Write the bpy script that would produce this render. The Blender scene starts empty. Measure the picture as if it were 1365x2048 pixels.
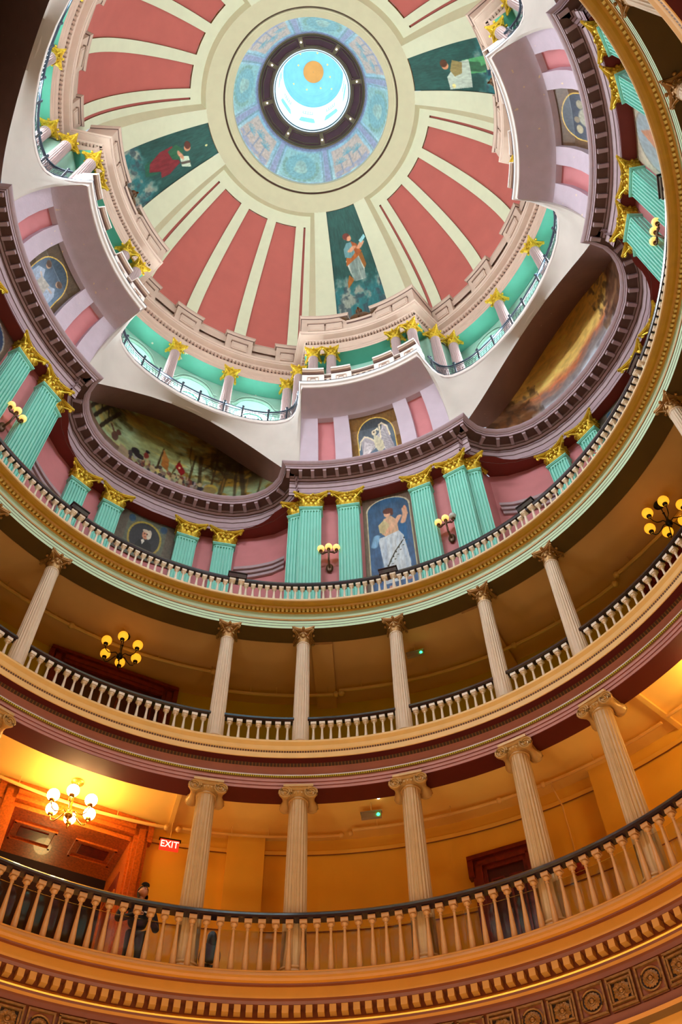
import bpy, math, random
import numpy as np
from mathutils import Vector, Matrix
random.seed(7); rng = np.random.default_rng(7)
S = bpy.context.scene; COL = S.collection
sin, cos, pi = math.sin, math.cos, math.pi
AX = 22.2                                   # azimuth of the first pier axis, degrees

# ------------------------------------------------------------------ camera
def make_camera():
    pitch, roll, A = 0.98982, -0.02341, -0.12277
    ca, sa = cos(A), sin(A)
    tob = lambda v: Vector((ca*v[0]-sa*v[1], sa*v[0]+ca*v[1], v[2]))
    cp, sp, cr, sr = cos(pitch), sin(pitch), cos(roll), sin(roll)
    F = (0, cp, sp); U = (0, -sp, cp)
    R2 = (cr+0*sr, sr*U[1], sr*U[2]); U2 = (-sr, cr*U[1], cr*U[2])
    F, R2, U2 = tob(F), tob(R2), tob(U2)
    c = bpy.data.cameras.new('camera'); o = bpy.data.objects.new('camera', c); COL.objects.link(o)
    m = Matrix((R2, U2, -F)).transposed().to_4x4(); m.translation = (0, -7, 0)
    o.matrix_world = m
    c.lens = 1852.48/2048*36; c.sensor_width = 36; c.clip_start = .05; c.clip_end = 300
    S.camera = o
make_camera()

# ------------------------------------------------------------------ world, lights, exposure
S.view_settings.view_transform = 'Standard'; S.view_settings.look = 'None'
S.view_settings.gamma = 1; S.view_settings.use_curve_mapping = False
S.view_settings.exposure = 0.45
W = bpy.data.worlds.new('world'); S.world = W; W.use_nodes = True
W.node_tree.nodes['Background'].inputs[0].default_value = (.75, .88, 1, 1)
W.node_tree.nodes['Background'].inputs[1].default_value = .6
S.cycles.max_bounces = 7; S.cycles.diffuse_bounces = 4; S.cycles.glossy_bounces = 3
S.cycles.transparent_max_bounces = 12; S.cycles.use_denoising = True
S.cycles.sample_clamp_indirect = 6; S.cycles.caustics_reflective = False; S.cycles.caustics_refractive = False

def P(R, psi, z):
    a = math.radians(psi+AX); return Vector((R*sin(a), R*cos(a), z))
def light(name, kind, loc, power, color, size=.3, target=None, shape='DISK', size_y=None):
    l = bpy.data.lights.new(name, kind); l.energy = power; l.color = color
    if kind == 'AREA':
        l.shape = shape; l.size = size
        if size_y: l.size_y = size_y
    else: l.shadow_soft_size = size
    o = bpy.data.objects.new(name, l); COL.objects.link(o); o.location = loc
    if target is not None: o.rotation_euler = (Vector(target)-Vector(loc)).to_track_quat('-Z', 'Y').to_euler()
    return o
COOL = (.93, .97, 1.0); WARM = (1.0, .70, .24); AMBER = (1.0, .58, .14)
for k in range(4):                           # daylight through the arched windows of the upper gallery
    for d, pw in ((-15, 500), (0, 560), (15, 500)):
        pw *= (.8, .75, 1.4, 1.25)[k]
        ps = 45+90*k+d
        light('window_daylight', 'AREA', P(9.25, ps, 30.2), pw, COOL, 1.3, P(0, 0, 22), 'RECTANGLE', 1.5)
for k in range(6):                           # unseen fill lights added in the hall below the lowest gallery
    light('hall_fill', 'POINT', P(3.2, 60*k, .3), 200, (1, .95, .74), .5)
light('side_room_lamp', 'POINT', P(12.6, -44.5, 11.2), 26, WARM, .2)
for k in range(4):                           # unseen spots added on the high balcony to brighten the dome
    for d in (-9, 9):
        l = light('dome_fill_spot', 'SPOT', P(8.1, 45+90*k+d, 28.35), 640, (.86, 0.98, 1), .12, P(5.2, 225+90*k, 39.0)); l.data.spot_size = 1.75; l.data.spot_blend = .8

# ------------------------------------------------------------------ materials
def lin(c):
    c = np.asarray(c, float)/255.0
    return np.where(c <= .04045, c/12.92, ((c+.055)/1.055)**2.4)
MT = {}
def mat(name, rgb, rough=.6, metal=0, var=.06, scale=3.0, bump=0.0, emit=None, alpha=None, coat=0, spots=None, bscale=None):
    if name in MT: return MT[name]
    m = bpy.data.materials.new(name); m.use_nodes = True; nt = m.node_tree; n = nt.nodes; L = nt.links
    b = n['Principled BSDF']; c = [float(x) for x in lin(rgb)]
    b.inputs['Roughness'].default_value = rough; b.inputs['Metallic'].default_value = metal
    if coat: b.inputs['Coat Weight'].default_value = coat
    tc = n.new('ShaderNodeTexCoord')
    nz = n.new('ShaderNodeTexNoise'); nz.inputs['Scale'].default_value = scale; nz.inputs['Detail'].default_value = 5
    L.new(tc.outputs['Object'], nz.inputs['Vector'])
    r = n.new('ShaderNodeValToRGB')
    r.color_ramp.elements[0].position = .3; r.color_ramp.elements[1].position = .7
    r.color_ramp.elements[0].color = [x*(1-var) for x in c]+[1]; r.color_ramp.elements[1].color = [min(1, x*(1+var)) for x in c]+[1]
    L.new(nz.outputs['Fac'], r.inputs['Fac']); out = r.outputs['Color']
    if spots:                                # flaked paint: sparse patches of another colour
        n2 = n.new('ShaderNodeTexNoise'); n2.inputs['Scale'].default_value = spots[1]; n2.inputs['Detail'].default_value = 8
        L.new(tc.outputs['Object'], n2.inputs['Vector'])
        r2 = n.new('ShaderNodeValToRGB'); r2.color_ramp.elements[0].position = spots[2]; r2.color_ramp.elements[1].position = spots[2]+.012
        L.new(n2.outputs['Fac'], r2.inputs['Fac']); mx = n.new('ShaderNodeMix'); mx.data_type = 'RGBA'
        L.new(r2.outputs['Color'], mx.inputs[0]); L.new(out, mx.inputs[6]); mx.inputs[7].default_value = [float(x) for x in lin(spots[0])]+[1]
        out = mx.outputs[2]
    L.new(out, b.inputs['Base Color'])
    if bump:
        bm = n.new('ShaderNodeBump'); bm.inputs['Strength'].default_value = bump; bm.inputs['Distance'].default_value = .03
        nb = n.new('ShaderNodeTexNoise'); nb.inputs['Scale'].default_value = bscale or scale*6; nb.inputs['Detail'].default_value = 4
        L.new(tc.outputs['Object'], nb.inputs['Vector']); L.new(nb.outputs['Fac'], bm.inputs['Height']); L.new(bm.outputs['Normal'], b.inputs['Normal'])
    if emit:
        b.inputs['Emission Color'].default_value = [float(x) for x in lin(emit[0])]+[1]; b.inputs['Emission Strength'].default_value = emit[1]
    MT[name] = m; return m
def bead_mat(name, c1, c2, count, rough=.5, metal=0):
    """small repeated beads round the ring, too fine to model singly"""
    m = bpy.data.materials.new(name); m.use_nodes = True; nt = m.node_tree; n = nt.nodes; L = nt.links; b = n['Principled BSDF']
    b.inputs['Roughness'].default_value = rough; b.inputs['Metallic'].default_value = metal
    tc = n.new('ShaderNodeTexCoord'); sp = n.new('ShaderNodeSeparateXYZ'); L.new(tc.outputs['Object'], sp.inputs[0])
    at = n.new('ShaderNodeMath'); at.operation = 'ARCTAN2'; L.new(sp.outputs[0], at.inputs[0]); L.new(sp.outputs[1], at.inputs[1])
    mu = n.new('ShaderNodeMath'); mu.operation = 'MULTIPLY'; mu.inputs[1].default_value = count; L.new(at.outputs[0], mu.inputs[0])
    sn = n.new('ShaderNodeMath'); sn.operation = 'SINE'; L.new(mu.outputs[0], sn.inputs[0])
    r = n.new('ShaderNodeValToRGB'); r.color_ramp.elements[0].position = .3; r.color_ramp.elements[1].position = .6
    r.color_ramp.elements[0].color = [float(x) for x in lin(c1)]+[1]; r.color_ramp.elements[1].color = [float(x) for x in lin(c2)]+[1]
    L.new(sn.outputs[0], r.inputs['Fac']); L.new(r.outputs['Color'], b.inputs['Base Color'])
    MT[name] = m; return m
def paint_mat(name, rough=.55, emit=0):
    m = bpy.data.materials.new(name); m.use_nodes = True; nt = m.node_tree; b = nt.nodes['Principled BSDF']
    a = nt.nodes.new('ShaderNodeAttribute'); a.attribute_name = 'paint'; nt.links.new(a.outputs['Color'], b.inputs['Base Color'])
    b.inputs['Roughness'].default_value = rough
    MT[name] = m; return m
paint_mat('painted_plaster'); paint_mat('varnished_painting', .33)
mat('cream_dome', (216, 218, 190), .7, var=.03, bump=.03)
mat('crown_cream', (204, 198, 166), .7, var=.03)
mat('pink_dome', (186, 96, 88), .75, var=.05, scale=1.5)
mat('tan_stone', (198, 172, 156), .7, var=.05)
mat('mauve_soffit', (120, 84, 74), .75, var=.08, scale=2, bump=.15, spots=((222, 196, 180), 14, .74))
mat('mauve_wall', (202, 186, 202), .75, var=.04)
mat('mauve_peel', (202, 186, 202), .75, var=.05, spots=((236, 216, 186), 5.5, .70), bump=.2)
mat('mauve_trim', (178, 154, 164), .5, var=.06, scale=8)
mat('brown_trim', (92, 62, 54), .6, var=.08, scale=8)  # dark tone; paints in the shade between modillions under the mauve cornice
mat('white_wall', (210, 202, 196), .75, var=.06, scale=1.2, bump=.04)
mat('white_ledge', (228, 218, 214), .65, var=.03)
mat('pink_wall', (208, 128, 134), .7, var=.07, scale=1.6)
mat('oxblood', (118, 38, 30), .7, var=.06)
mat('gold_leaf', (236, 196, 62), .28, metal=.5, var=.3, scale=14, bump=.25, bscale=40)
mat('mint_pilaster', (146, 226, 212), .5, var=.04, scale=2)
mat('mint_wall', (146, 190, 174), .6, var=.05)
mat('mint_soffit', (86, 172, 150), .6, var=.05, spots=((216, 216, 196), 2.2, .72))
mat('lilac_shaft', (160, 138, 138), .55, var=.05)
mat('cream_trim', (236, 206, 160), .5, var=.04)
mat('ochre_trim', (190, 142, 34), .45, var=.08, scale=6)
mat('ochre_dentil', (236, 212, 130), .5, var=.05)
mat('gold_dark', (110, 74, 14), .45, var=.1)
mat('mint_band', (206, 240, 204), .55, var=.03)
mat('line_dark', (74, 66, 42), .6, var=.1)
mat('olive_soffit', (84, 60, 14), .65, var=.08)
mat('baluster_white', (236, 222, 202), .45, var=.06, scale=9)
mat('rail_dark', (38, 24, 30), .22, var=.2, coat=.4)
mat('cream_column', (228, 208, 182), .55, var=.05, scale=4)
mat('bronze_gilt', (176, 132, 72), .4, metal=.35, var=.25, scale=16, bump=.2, bscale=40)
mat('cream_lip', (238, 196, 116), .5, var=.05)
bead_mat('bead_lip', (92, 56, 16), (196, 146, 76), 900)
bead_mat('bead_gold', (120, 108, 10), (226, 204, 60), 1100, .35, .3)
bead_mat('bead_dark', (56, 30, 6), (110, 70, 20), 700)
mat('pink_fascia', (190, 132, 124), .6, var=.05)
mat('white_line', (220, 210, 200), .5)
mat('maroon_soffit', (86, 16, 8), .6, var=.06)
mat('maroon_line', (120, 50, 50), .6)
mat('amber_ceiling_lower', (236, 188, 92), .7, var=.05, scale=1.2)
mat('amber_wall_lower', (232, 178, 62), .7, var=.05, scale=1.0)
mat('dado_line', (120, 60, 16), .6)
mat('olive_wall', (196, 172, 44), .7, var=.06, scale=1.2)
mat('olive_ceiling', (196, 150, 92), .7, var=.06, scale=1.0)
mat('pipe_cream', (226, 176, 96), .5)
mat('pipe_olive', (196, 158, 86), .5)
mat('red_wood', (112, 30, 14), .35, var=.3, scale=9, coat=.15)
mat('red_wood_dark', (66, 12, 8), .4, var=.25, scale=9)
mat('amber_wood', (176, 82, 20), .35, var=.35, scale=22, coat=.2)
mat('baluster_tan', (208, 156, 96), .42, var=.06, scale=9)
mat('tan_column', (206, 170, 116), .5, var=.06, scale=5)
mat('tan_capital', (200, 158, 92), .42, var=.08, metal=.1)
mat('orange_lip', (206, 138, 40), .5, var=.05)
mat('orange_fascia', (214, 152, 62), .6, var=.04)
mat('brown_mould', (124, 60, 24), .5, var=.08)
mat('rose_brown', (134, 76, 52), .6, var=.05)
mat('dentil_tan', (206, 146, 62), .55, var=.05)
mat('gold_line', (236, 176, 40), .3, metal=.35)
mat('rosette_bronze', (146, 98, 40), .4, metal=.3, var=.3, scale=20, bump=.2)
mat('rosette_dark', (38, 20, 12), .6)
mat('iron_blue', (44, 58, 74), .4, metal=.4)
mat('black_iron', (26, 20, 18), .35, metal=.5)
mat('brass', (196, 148, 56), .25, metal=.8)
mat('bronze_dark', (92, 58, 30), .4, metal=.4, var=.3, scale=12)
mat('lit_window', (235, 245, 250), .5, emit=((225, 240, 250), 2.6))
mat('globe_white', (255, 240, 210), .3, emit=((255, 216, 138), 34.0))
mat('globe_amber', (255, 205, 90), .3, emit=((255, 172, 36), .8))
mat('globe_sconce', (255, 226, 160), .3, emit=((255, 196, 100), .75))
mat('globe_off', (206, 210, 208), .3)
mat('marble_floor', (176, 160, 140), .4, var=.15)
mat('lantern_white', (226, 240, 244), .6, emit=((205, 238, 250), .5))  # white plaster with a faint glow of its own added
mat('lantern_wall_glow', (240, 248, 250), .6, emit=((225, 242, 250), .9))  # whole drum wall glows, standing in for daylight from its small windows
mat('lantern_blue', (132, 188, 204), .6)
mat('disc_orange', (226, 140, 62), .6)
mat('star_gold', (240, 206, 110), .5, emit=((240, 196, 90), .25))
mat('coffer_plum', (70, 38, 52), .6, var=.15)
mat('coffer_rib', (96, 84, 60), .5)
mat('spot_lamp', (255, 255, 255), .3, emit=((255, 250, 240), 8))
mat('green_led', (60, 240, 140), .3, emit=((40, 255, 130), 6))
mat('grey_plastic', (150, 128, 100), .5)
mat('cove_glow', (200, 240, 255), .5, emit=((200, 236, 255), 6.0))
mat('skin', (196, 136, 104), .5); mat('black_cloth', (18, 20, 28), .8, var=.3); mat('black_cap', (14, 14, 18), .7)
mat('white_print', (214, 206, 196), .7); mat('dark_jeans', (40, 42, 50), .8, var=.2); mat('dark_hair', (24, 12, 8), .85)
mat('eye_white', (220, 214, 206), .3); mat('lip', (150, 80, 70), .4)
mat('exit_red', (220, 40, 20), .4, emit=((225, 50, 30), .8)); mat('exit_face', (255, 235, 220), .4, emit=((255, 225, 205), 1.2))
mat('bell_red', (130, 16, 10), .35)
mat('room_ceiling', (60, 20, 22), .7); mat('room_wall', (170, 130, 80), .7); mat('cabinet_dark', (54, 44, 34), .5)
mat('plaster_mark', (70, 56, 44), .8)

def glass_mat():
    m = bpy.data.materials.new('screen_glass'); m.use_nodes = True; nt = m.node_tree; n = nt.nodes; L = nt.links
    n.remove(n['Principled BSDF']); o = n['Material Output']
    t = n.new('ShaderNodeBsdfTransparent'); g = n.new('ShaderNodeBsdfGlossy'); g.inputs['Roughness'].default_value = .03
    t.inputs[0].default_value = (.93, .95, .94, 1)
    f = n.new('ShaderNodeFresnel'); f.inputs[0].default_value = 1.45; mx = n.new('ShaderNodeMixShader')
    L.new(f.outputs[0], mx.inputs[0]); L.new(t.outputs[0], mx.inputs[1]); L.new(g.outputs[0], mx.inputs[2]); L.new(mx.outputs[0], o.inputs[0])
    MT['screen_glass'] = m
glass_mat()

# ------------------------------------------------------------------ mesh helpers
class MB:
    def __init__(s): s.v = []; s.f = []; s.m = []; s.mats = []; s.cur = 0
    def mat(s, name):
        if name not in s.mats: s.mats.append(name)
        s.cur = s.mats.index(name); return s
    def add(s, vs, fs):
        o = len(s.v); s.v += [tuple(v) for v in vs]
        for f in fs: s.f.append(tuple(i+o for i in f)); s.m.append(s.cur)
    def grid(s, rows, closed_u=False, closed_v=False):
        """rows: list of equal-length point lists"""
        nr, nc = len(rows), len(rows[0]); vs = [p for r in rows for p in r]; fs = []
        for i in range(nr if closed_v else nr-1):
            for j in range(nc if closed_u else nc-1):
                a, b = i*nc+j, i*nc+(j+1) % nc; c, d = ((i+1) % nr)*nc+(j+1) % nc, ((i+1) % nr)*nc+j
                fs.append((a, b, c, d))
        s.add(vs, fs)
    def lathe(s, prof, n=12, axis=(0, 0, 0), cap=False):
        rows = [[(axis[0]+r*cos(2*pi*k/n), axis[1]+r*sin(2*pi*k/n), axis[2]+z) for k in range(n)] for r, z in prof]
        s.grid(rows, closed_u=True)
        if cap:
            s.add(rows[0], [tuple(range(n))[::-1]]); s.add(rows[-1], [tuple(range(n))])
    def box(s, c, d, rz=0, taper=1):
        x, y, z = [q/2 for q in d]; ca, sa = cos(rz), sin(rz); vs = []
        for sz in (-1, 1):
            k = taper if sz > 0 else 1
            for sx, sy in ((-1, -1), (1, -1), (1, 1), (-1, 1)):
                X, Y = sx*x*k, sy*y*k; vs.append((c[0]+X*ca-Y*sa, c[1]+X*sa+Y*ca, c[2]+sz*z))
        s.add(vs, [(0, 3, 2, 1), (4, 5, 6, 7), (0, 1, 5, 4), (1, 2, 6, 5), (2, 3, 7, 6), (3, 0, 4, 7)])
    def rbox(s, R, psi, z, dt, dr, dz):      # box aligned to the ring: tangential, radial, vertical size
        p = P(R, psi, z); s.box(p, (dt, dr, dz), -math.radians(psi+AX))
    def tube(s, pts, r, n=6, closed=False):
        pts = [Vector(p) for p in pts]; rows = []; N = len(pts)
        for i, p in enumerate(pts):
            a = pts[(i-1) % N] if (closed or i) else p; b = pts[(i+1) % N] if (closed or i < N-1) else p
            t = (b-a).normalized(); up = Vector((0, 0, 1)) if abs(t.z) < .9 else Vector((1, 0, 0))
            x = t.cross(up).normalized(); y = x.cross(t); rr = r[i] if isinstance(r, (list, tuple)) else r
            rows.append([p+x*rr*cos(2*pi*k/n)+y*rr*sin(2*pi*k/n) for k in range(n)])
        s.grid(rows, closed_u=True, closed_v=closed)
        if not closed: s.add(rows[0], [tuple(range(n))]); s.add(rows[-1], [tuple(range(n))[::-1]])
    def ball(s, c, r, n=12, m=8, sc=(1, 1, 1)):
        rows = [[(c[0]+sc[0]*r*sin(pi*i/m)*cos(2*pi*k/n), c[1]+sc[1]*r*sin(pi*i/m)*sin(2*pi*k/n), c[2]-sc[2]*r*cos(pi*i/m)) for k in range(n)] for i in range(m+1)]
        s.grid(rows, closed_u=True)
    def mesh(s, name, smooth=None):
        me = bpy.data.meshes.new(name); me.from_pydata(s.v, [], s.f)
        for m in (s.mats or []): me.materials.append(MT[m])
        me.polygons.foreach_set('material_index', s.m)
        if smooth:
            me.polygons.foreach_set('use_smooth', [True]*len(me.polygons)); me.set_sharp_from_angle(angle=math.radians(smooth))
        me.update(); return me
    def obj(s, name, parent=None, smooth=40, **k):
        return link(name, s.mesh(name, smooth), parent, **k)
def link(name, me, parent=None, label=None, cat=None, group=None, kind=None):
    o = bpy.data.objects.new(name, me); COL.objects.link(o)
    if parent is not None: o.parent = parent
    return tag(o, label, cat, group, kind)
def tag(o, label=None, cat=None, group=None, kind=None):
    if label: o['label'] = label
    if cat: o['category'] = cat
    if group: o['group'] = group
    if kind: o['kind'] = kind
    return o
def empty(name, label, cat, group=None, kind=None, loc=(0, 0, 0)):
    o = bpy.data.objects.new(name, None); COL.objects.link(o); o.location = loc; o.empty_display_size = .1
    return tag(o, label, cat, group, kind)
def place(o, R, psi, z, extra=0, out=None):
    o.location = P(R, psi, z); o.rotation_euler = (0, 0, -math.radians(psi+AX+extra)); return o
def copy_tree(o, parent=None, label=None):
    c = o.copy(); COL.objects.link(c); c.parent = parent
    if label: c['label'] = label
    for ch in list(o.children): copy_tree(ch, c)
    return c
def rpt(pts_rp):                             # [(R, psi)] -> xy list
    return [tuple(P(R, ps, 0))[:2] for R, ps in pts_rp]
def offset_dirs(plan, closed):
    p = np.array(plan, float); N = len(p)
    e = np.roll(p, -1, 0)-p
    if not closed: e[-1] = e[-2]
    e /= np.maximum(np.linalg.norm(e, axis=1), 1e-9)[:, None]
    n = np.stack([-e[:, 1], e[:, 0]], -1); pn = np.roll(n, 1, 0)
    if not closed: pn[0] = n[0]
    d = 1+(n*pn).sum(1); return (n+pn)/np.maximum(d, .35)[:, None]
def sweep(mb, plan, prof, closed=True):
    """prof: list of (d outward, z, material of the segment that follows)"""
    p = np.array(plan, float); m = offset_dirs(plan, closed)
    for a, b in zip(prof[:-1], prof[1:]):
        mb.mat(a[2])
        rows = [[(*(p[i]+m[i]*q[0]), q[1]) for i in range(len(p))] for q in (a, b)]
        mb.grid(rows, closed_u=closed)
def ring(mb, prof, n=288, a0=None, a1=None):
    """prof of (R, z, mat) round the axis"""
    full = a0 is None
    ps = [360*k/n for k in range(n)] if full else list(np.linspace(a0, a1, max(2, int(abs(a1-a0)/360*n)+1)))
    for a, b in zip(prof[:-1], prof[1:]):
        mb.mat(a[2]); mb.grid([[P(q[0], s, q[1]) for s in ps] for q in (a, b)], closed_u=full)

# ------------------------------------------------------------------ naming of the places round the ring
PIER = {0: 'the eagle pier', 1: 'the peeling pier', 2: 'the camera-side pier', 3: 'the seated couple pier'}
BAY = {0: 'the golden cliff bay', 1: 'the unpainted bay', 2: 'the dark green bay', 3: 'the battle bay'}
ORD = ['first', 'second', 'third', 'fourth', 'fifth', 'sixth', 'seventh', 'eighth', 'ninth', 'tenth']
def where(psi):
    """name a direction from the axis by the pier or bay it lies in, and which side of it"""
    p = psi % 360; q = int(round(p/90)) % 4; d = (p-90*q+180) % 360-180
    if abs(d) <= 22.6:
        b = BAY[q if d > 0 else (q-1) % 4]
        return PIER[q], d, b
    q = int(p//90) % 4; d = p-90*q-45
    return BAY[q], d, PIER[(q+1) % 4 if d > 0 else q]

# ------------------------------------------------------------------ plan curves (R, psi) measured for one quarter, repeated four times
def quarter(half):
    """half: [(R, psi 0..45)] -> full closed plan"""
    h = sorted(half, key=lambda t: t[1]) if False else half
    q = h+[(R, 90-ps) for R, ps in reversed(h) if ps < 45]
    out = []
    for k in range(4):
        for R, ps in q:
            if k or True: out.append((R, ps+90*k))
    res = []
    for t in out:
        if not res or abs(t[0]-res[-1][0]) > 1e-6 or abs(t[1]-res[-1][1]) > 1e-6: res.append(t)
    if abs(res[0][1]+360-res[-1][1]) < 1e-6: res.pop()
    return res
K_half = [(7.65, p) for p in np.linspace(0, 22.3, 12)]+[(7.95, 22.35), (8.3, 22.9), (8.55, 23.9), (8.78, 25.3), (8.98, 27.1), (9.14, 29.2), (9.26, 31.4), (9.34, 34), (9.39, 37), (9.42, 41), (9.43, 45)]
K_plan = rpt(quarter(K_half))
B_half = [(6.1, p) for p in np.linspace(0, 18.9, 10)]+[(6.55, 19.0), (6.95, 19.3), (7.2, 19.8), (7.4, 20.8), (7.53, 22.3), (7.62, 24.6), (7.69, 27.5), (7.72, 31), (7.73, 35), (7.73, 40), (7.73, 45)]
B_plan = rpt(quarter(B_half))
U_half = [(6.56, p) for p in np.linspace(0, 20, 11)]+[(7.85, 21.3)]+[(7.85, p) for p in np.linspace(23, 45, 12)]
U_plan = rpt(quarter(U_half))

# ================================================================== STRUCTURE
def struct(name, mb, label, parent=None, smooth=35):
    return mb.obj(name, parent, smooth, label=label, cat=None if parent else 'architecture', kind=None if parent else 'structure')
def wall_ring(mb, R, z0, z1, mname, openings=(), n=180, Rf=None):
    """cylindrical wall, openings = (psi_a, psi_b, z_bottom, z_top or function of psi)"""
    ps = set(360*k/n-180 for k in range(n+1))
    for o in openings:
        ps |= set(np.linspace(o[0], o[1], 9 if callable(o[3]) else 3))
    ps = sorted(p for p in ps if -180 <= p <= 180); mb.mat(mname)
    RR = Rf or (lambda p: R)
    for a, b in zip(ps[:-1], ps[1:]):
        if b-a < 1e-6: continue
        mid = (a+b)/2; cut = [o for o in openings if o[0] < mid < o[1]]
        def quad(za0, za1, zb0, zb1):
            if max(za1-za0, zb1-zb0) < 1e-4: return
            mb.add([P(RR(a), a, za0), P(RR(b), b, zb0), P(RR(b), b, zb1), P(RR(a), a, za1)], [(0, 1, 2, 3)])
        if not cut: quad(z0, z1, z0, z1)
        else:
            o = cut[0]; ft = o[3] if callable(o[3]) else (lambda p, z=o[3]: z)
            if o[2] > z0: quad(z0, o[2], z0, o[2])
            quad(ft(a), z1, ft(b), z1)

# ground: hall floor and its wall (below the frame; they carry and reflect the light)
m = MB(); ring(m, [(0.01, -1.6, 'marble_floor'), (8.05, -1.6, 'marble_floor')], 96); struct('floor', m, 'pale marble floor of the rotunda hall')
m = MB(); ring(m, [(8.05, -1.6, 'orange_fascia'), (8.05, 6.9, 'orange_fascia')], 96); struct('wall_hall', m, 'ochre curved wall of the hall under the lowest gallery')

# --- lowest entablature with dentils and rosettes, carrying the first gallery
m = MB()
ring(m, [(8.05, 6.6, 'orange_fascia'), (8.02, 6.86, 'gold_dark'), (7.93, 6.92, 'orange_lip'), (7.90, 6.97, 'brown_mould'), (7.97, 7.0, 'rose_brown'),
         (7.97, 7.13, 'rose_brown'), (8.01, 7.14, 'brown_mould'), (8.01, 7.67, 'brown_mould'), (7.97, 7.68, 'rose_brown'), (7.97, 7.80, 'orange_lip'),
         (7.93, 7.83, 'brown_mould'), (7.90, 7.855, 'gold_line'), (7.885, 7.875, 'brown_mould'), (7.93, 7.90, 'orange_lip'), (7.95, 7.93, 'orange_lip'), (7.98, 7.96, 'brown_mould'),
         (7.98, 8.105, 'brown_mould'), (7.83, 8.11, 'brown_mould'), (7.80, 8.15, 'brown_mould'), (7.79, 8.19, 'orange_fascia'), (7.79, 8.375, 'brown_mould'),
         (7.74, 8.385, 'brown_mould'), (7.72, 8.40, 'orange_lip'), (7.665, 8.41, 'orange_lip'), (7.635, 8.44, 'orange_lip'), (7.63, 8.48, 'orange_lip'), (7.645, 8.53, 'orange_lip'),
         (7.66, 8.555, 'orange_lip'), (7.66, 8.58, 'orange_lip'), (7.72, 8.62, 'orange_lip'), (8.2, 8.62, 'orange_lip')])
trim1 = struct('trim_1', m, 'orange and rose entablature ring under the lowest gallery rail, with dentils and rosettes')
d = MB().mat('dentil_tan'); d.box((0, .075, 0), (.108, .15, .125)); dm = d.mesh('dentil')
for k in range(257): place(link('dentil', dm, trim1), 7.825, 360*k/257, 8.04)
def rosette_mesh(square):
    b = MB(); s = .21
    b.mat('rose_brown'); b.box((0, .03, 0), (.43, .03, .50))
    b.mat('rosette_bronze')
    for x0, z0, dx, dz in ((0, .225, .43, .035), (0, -.225, .43, .035), (.2, 0, .03, .45), (-.2, 0, .03, .45)): b.box((x0, .0, z0), (dx, .05, dz))
    if square:
        for q in (.155,):
            for x0, z0, dx, dz in ((0, q, .36, .03), (0, -q, .36, .03), (q, 0, .03, .30), (-q, 0, .03, .30)): b.box((x0, -.005, z0), (dx, .05, dz))
        b.mat('rosette_dark'); b.box((0, .012, 0), (.29, .01, .29))
    else:
        b.tube([(.165*cos(t), .0, .165*sin(t)) for t in np.linspace(0, 2*pi, 21)[:-1]], .016, 6, closed=True)
        b.mat('rosette_dark'); b.add([(.15*cos(t), .01, .15*sin(t)) for t in np.linspace(0, 2*pi, 21)[:-1]], [tuple(range(20))])
    b.mat('rosette_bronze')
    n = 16 if not square else 12
    for k in range(n):
        a = 2*pi*k/n; L = .132 if not square else .132*min(1.25, 1/max(abs(cos(a)), abs(sin(a)))); w = .036
        c, sn = cos(a), sin(a)
        p = lambda r, t, y: (r*c-t*sn, y, r*sn+t*c)
        b.add([p(.04, -w*.5, 0), p(L*.8, -w, -.012), p(L, 0, -.002), p(L*.8, w, -.012), p(.04, w*.5, 0), p(L*.6, 0, -.03)], [(0, 1, 5), (1, 2, 5), (2, 3, 5), (3, 4, 5), (4, 0, 5)])
    b.ball((0, -.01, 0), .04, 10, 5, (1, .7, 1)); b.tube([(.055*cos(t), -.015, .055*sin(t)) for t in np.linspace(0, 2*pi, 13)[:-1]], .012, 5, closed=True)
    return b.mesh('rosette_panel', 40)
rm = [rosette_mesh(False), rosette_mesh(True)]
for k in range(104):
    place(link('rosette_panel', rm[k % 2], trim1), 7.965, 18.3+360*k/104, 7.405)

# --- first gallery: floor, back wall with openings, ceiling
m = MB(); ring(m, [(7.75, 8.6, 'amber_wall_lower'), (10.2, 8.6, 'amber_wall_lower')], 96); struct('floor.001', m, 'floor of the first gallery')
m = MB(); ring(m, [(8.42, 12.57, 'amber_ceiling_lower'), (8.42, 12.95, 'amber_ceiling_lower'), (10.16, 12.95, 'amber_ceiling_lower')], 144)
struct('ceiling_first_gallery', m, 'glowing amber plaster ceiling of the lowest gallery')
m = MB(); OP1 = [(-51.4, -36.4, 8.6, 12.50)]
wall_ring(m, 10.12, 8.6, 12.95, 'amber_wall_lower', OP1)
for k in range(4):                          # wall breaks forward beside every bay
    for a, b in ((20.6, 25.2), (64.8, 69.4)):
        m.mat('amber_wall_lower'); A = 90*k+a; Bq = 90*k+b
        m.grid([[P(10.12, A, z), P(9.94, A, z), P(9.94, (A+Bq)/2, z), P(9.94, Bq, z), P(10.12, Bq, z)] for z in (8.6, 12.95)])
ring(m, [(10.10, 12.56, 'dado_line'), (10.08, 12.57, 'amber_wall_lower'), (10.02, 12.62, 'amber_wall_lower'), (10.11, 12.64, 'amber_wall_lower')], 144)
wall_ring(m, 10.10, 10.78, 10.81, 'dado_line', [(-51.4, -36.4, 10.78, 10.81)])
struct('wall_first_gallery', m, 'amber plaster back wall of the lowest gallery with a dado line')
# ceiling ribs over the first gallery
for ps in (-32.5, 32.5, 57.5, -57.5, 122.5, -122.5, 147.5, -147.5):
    m = MB().mat('amber_ceiling_lower'); m.rbox(9.3, ps, 12.92, .10, 1.7, .08)
    struct('beam', m, 'thin plaster rib crossing the amber ceiling near %s' % where(ps)[0])

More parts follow.
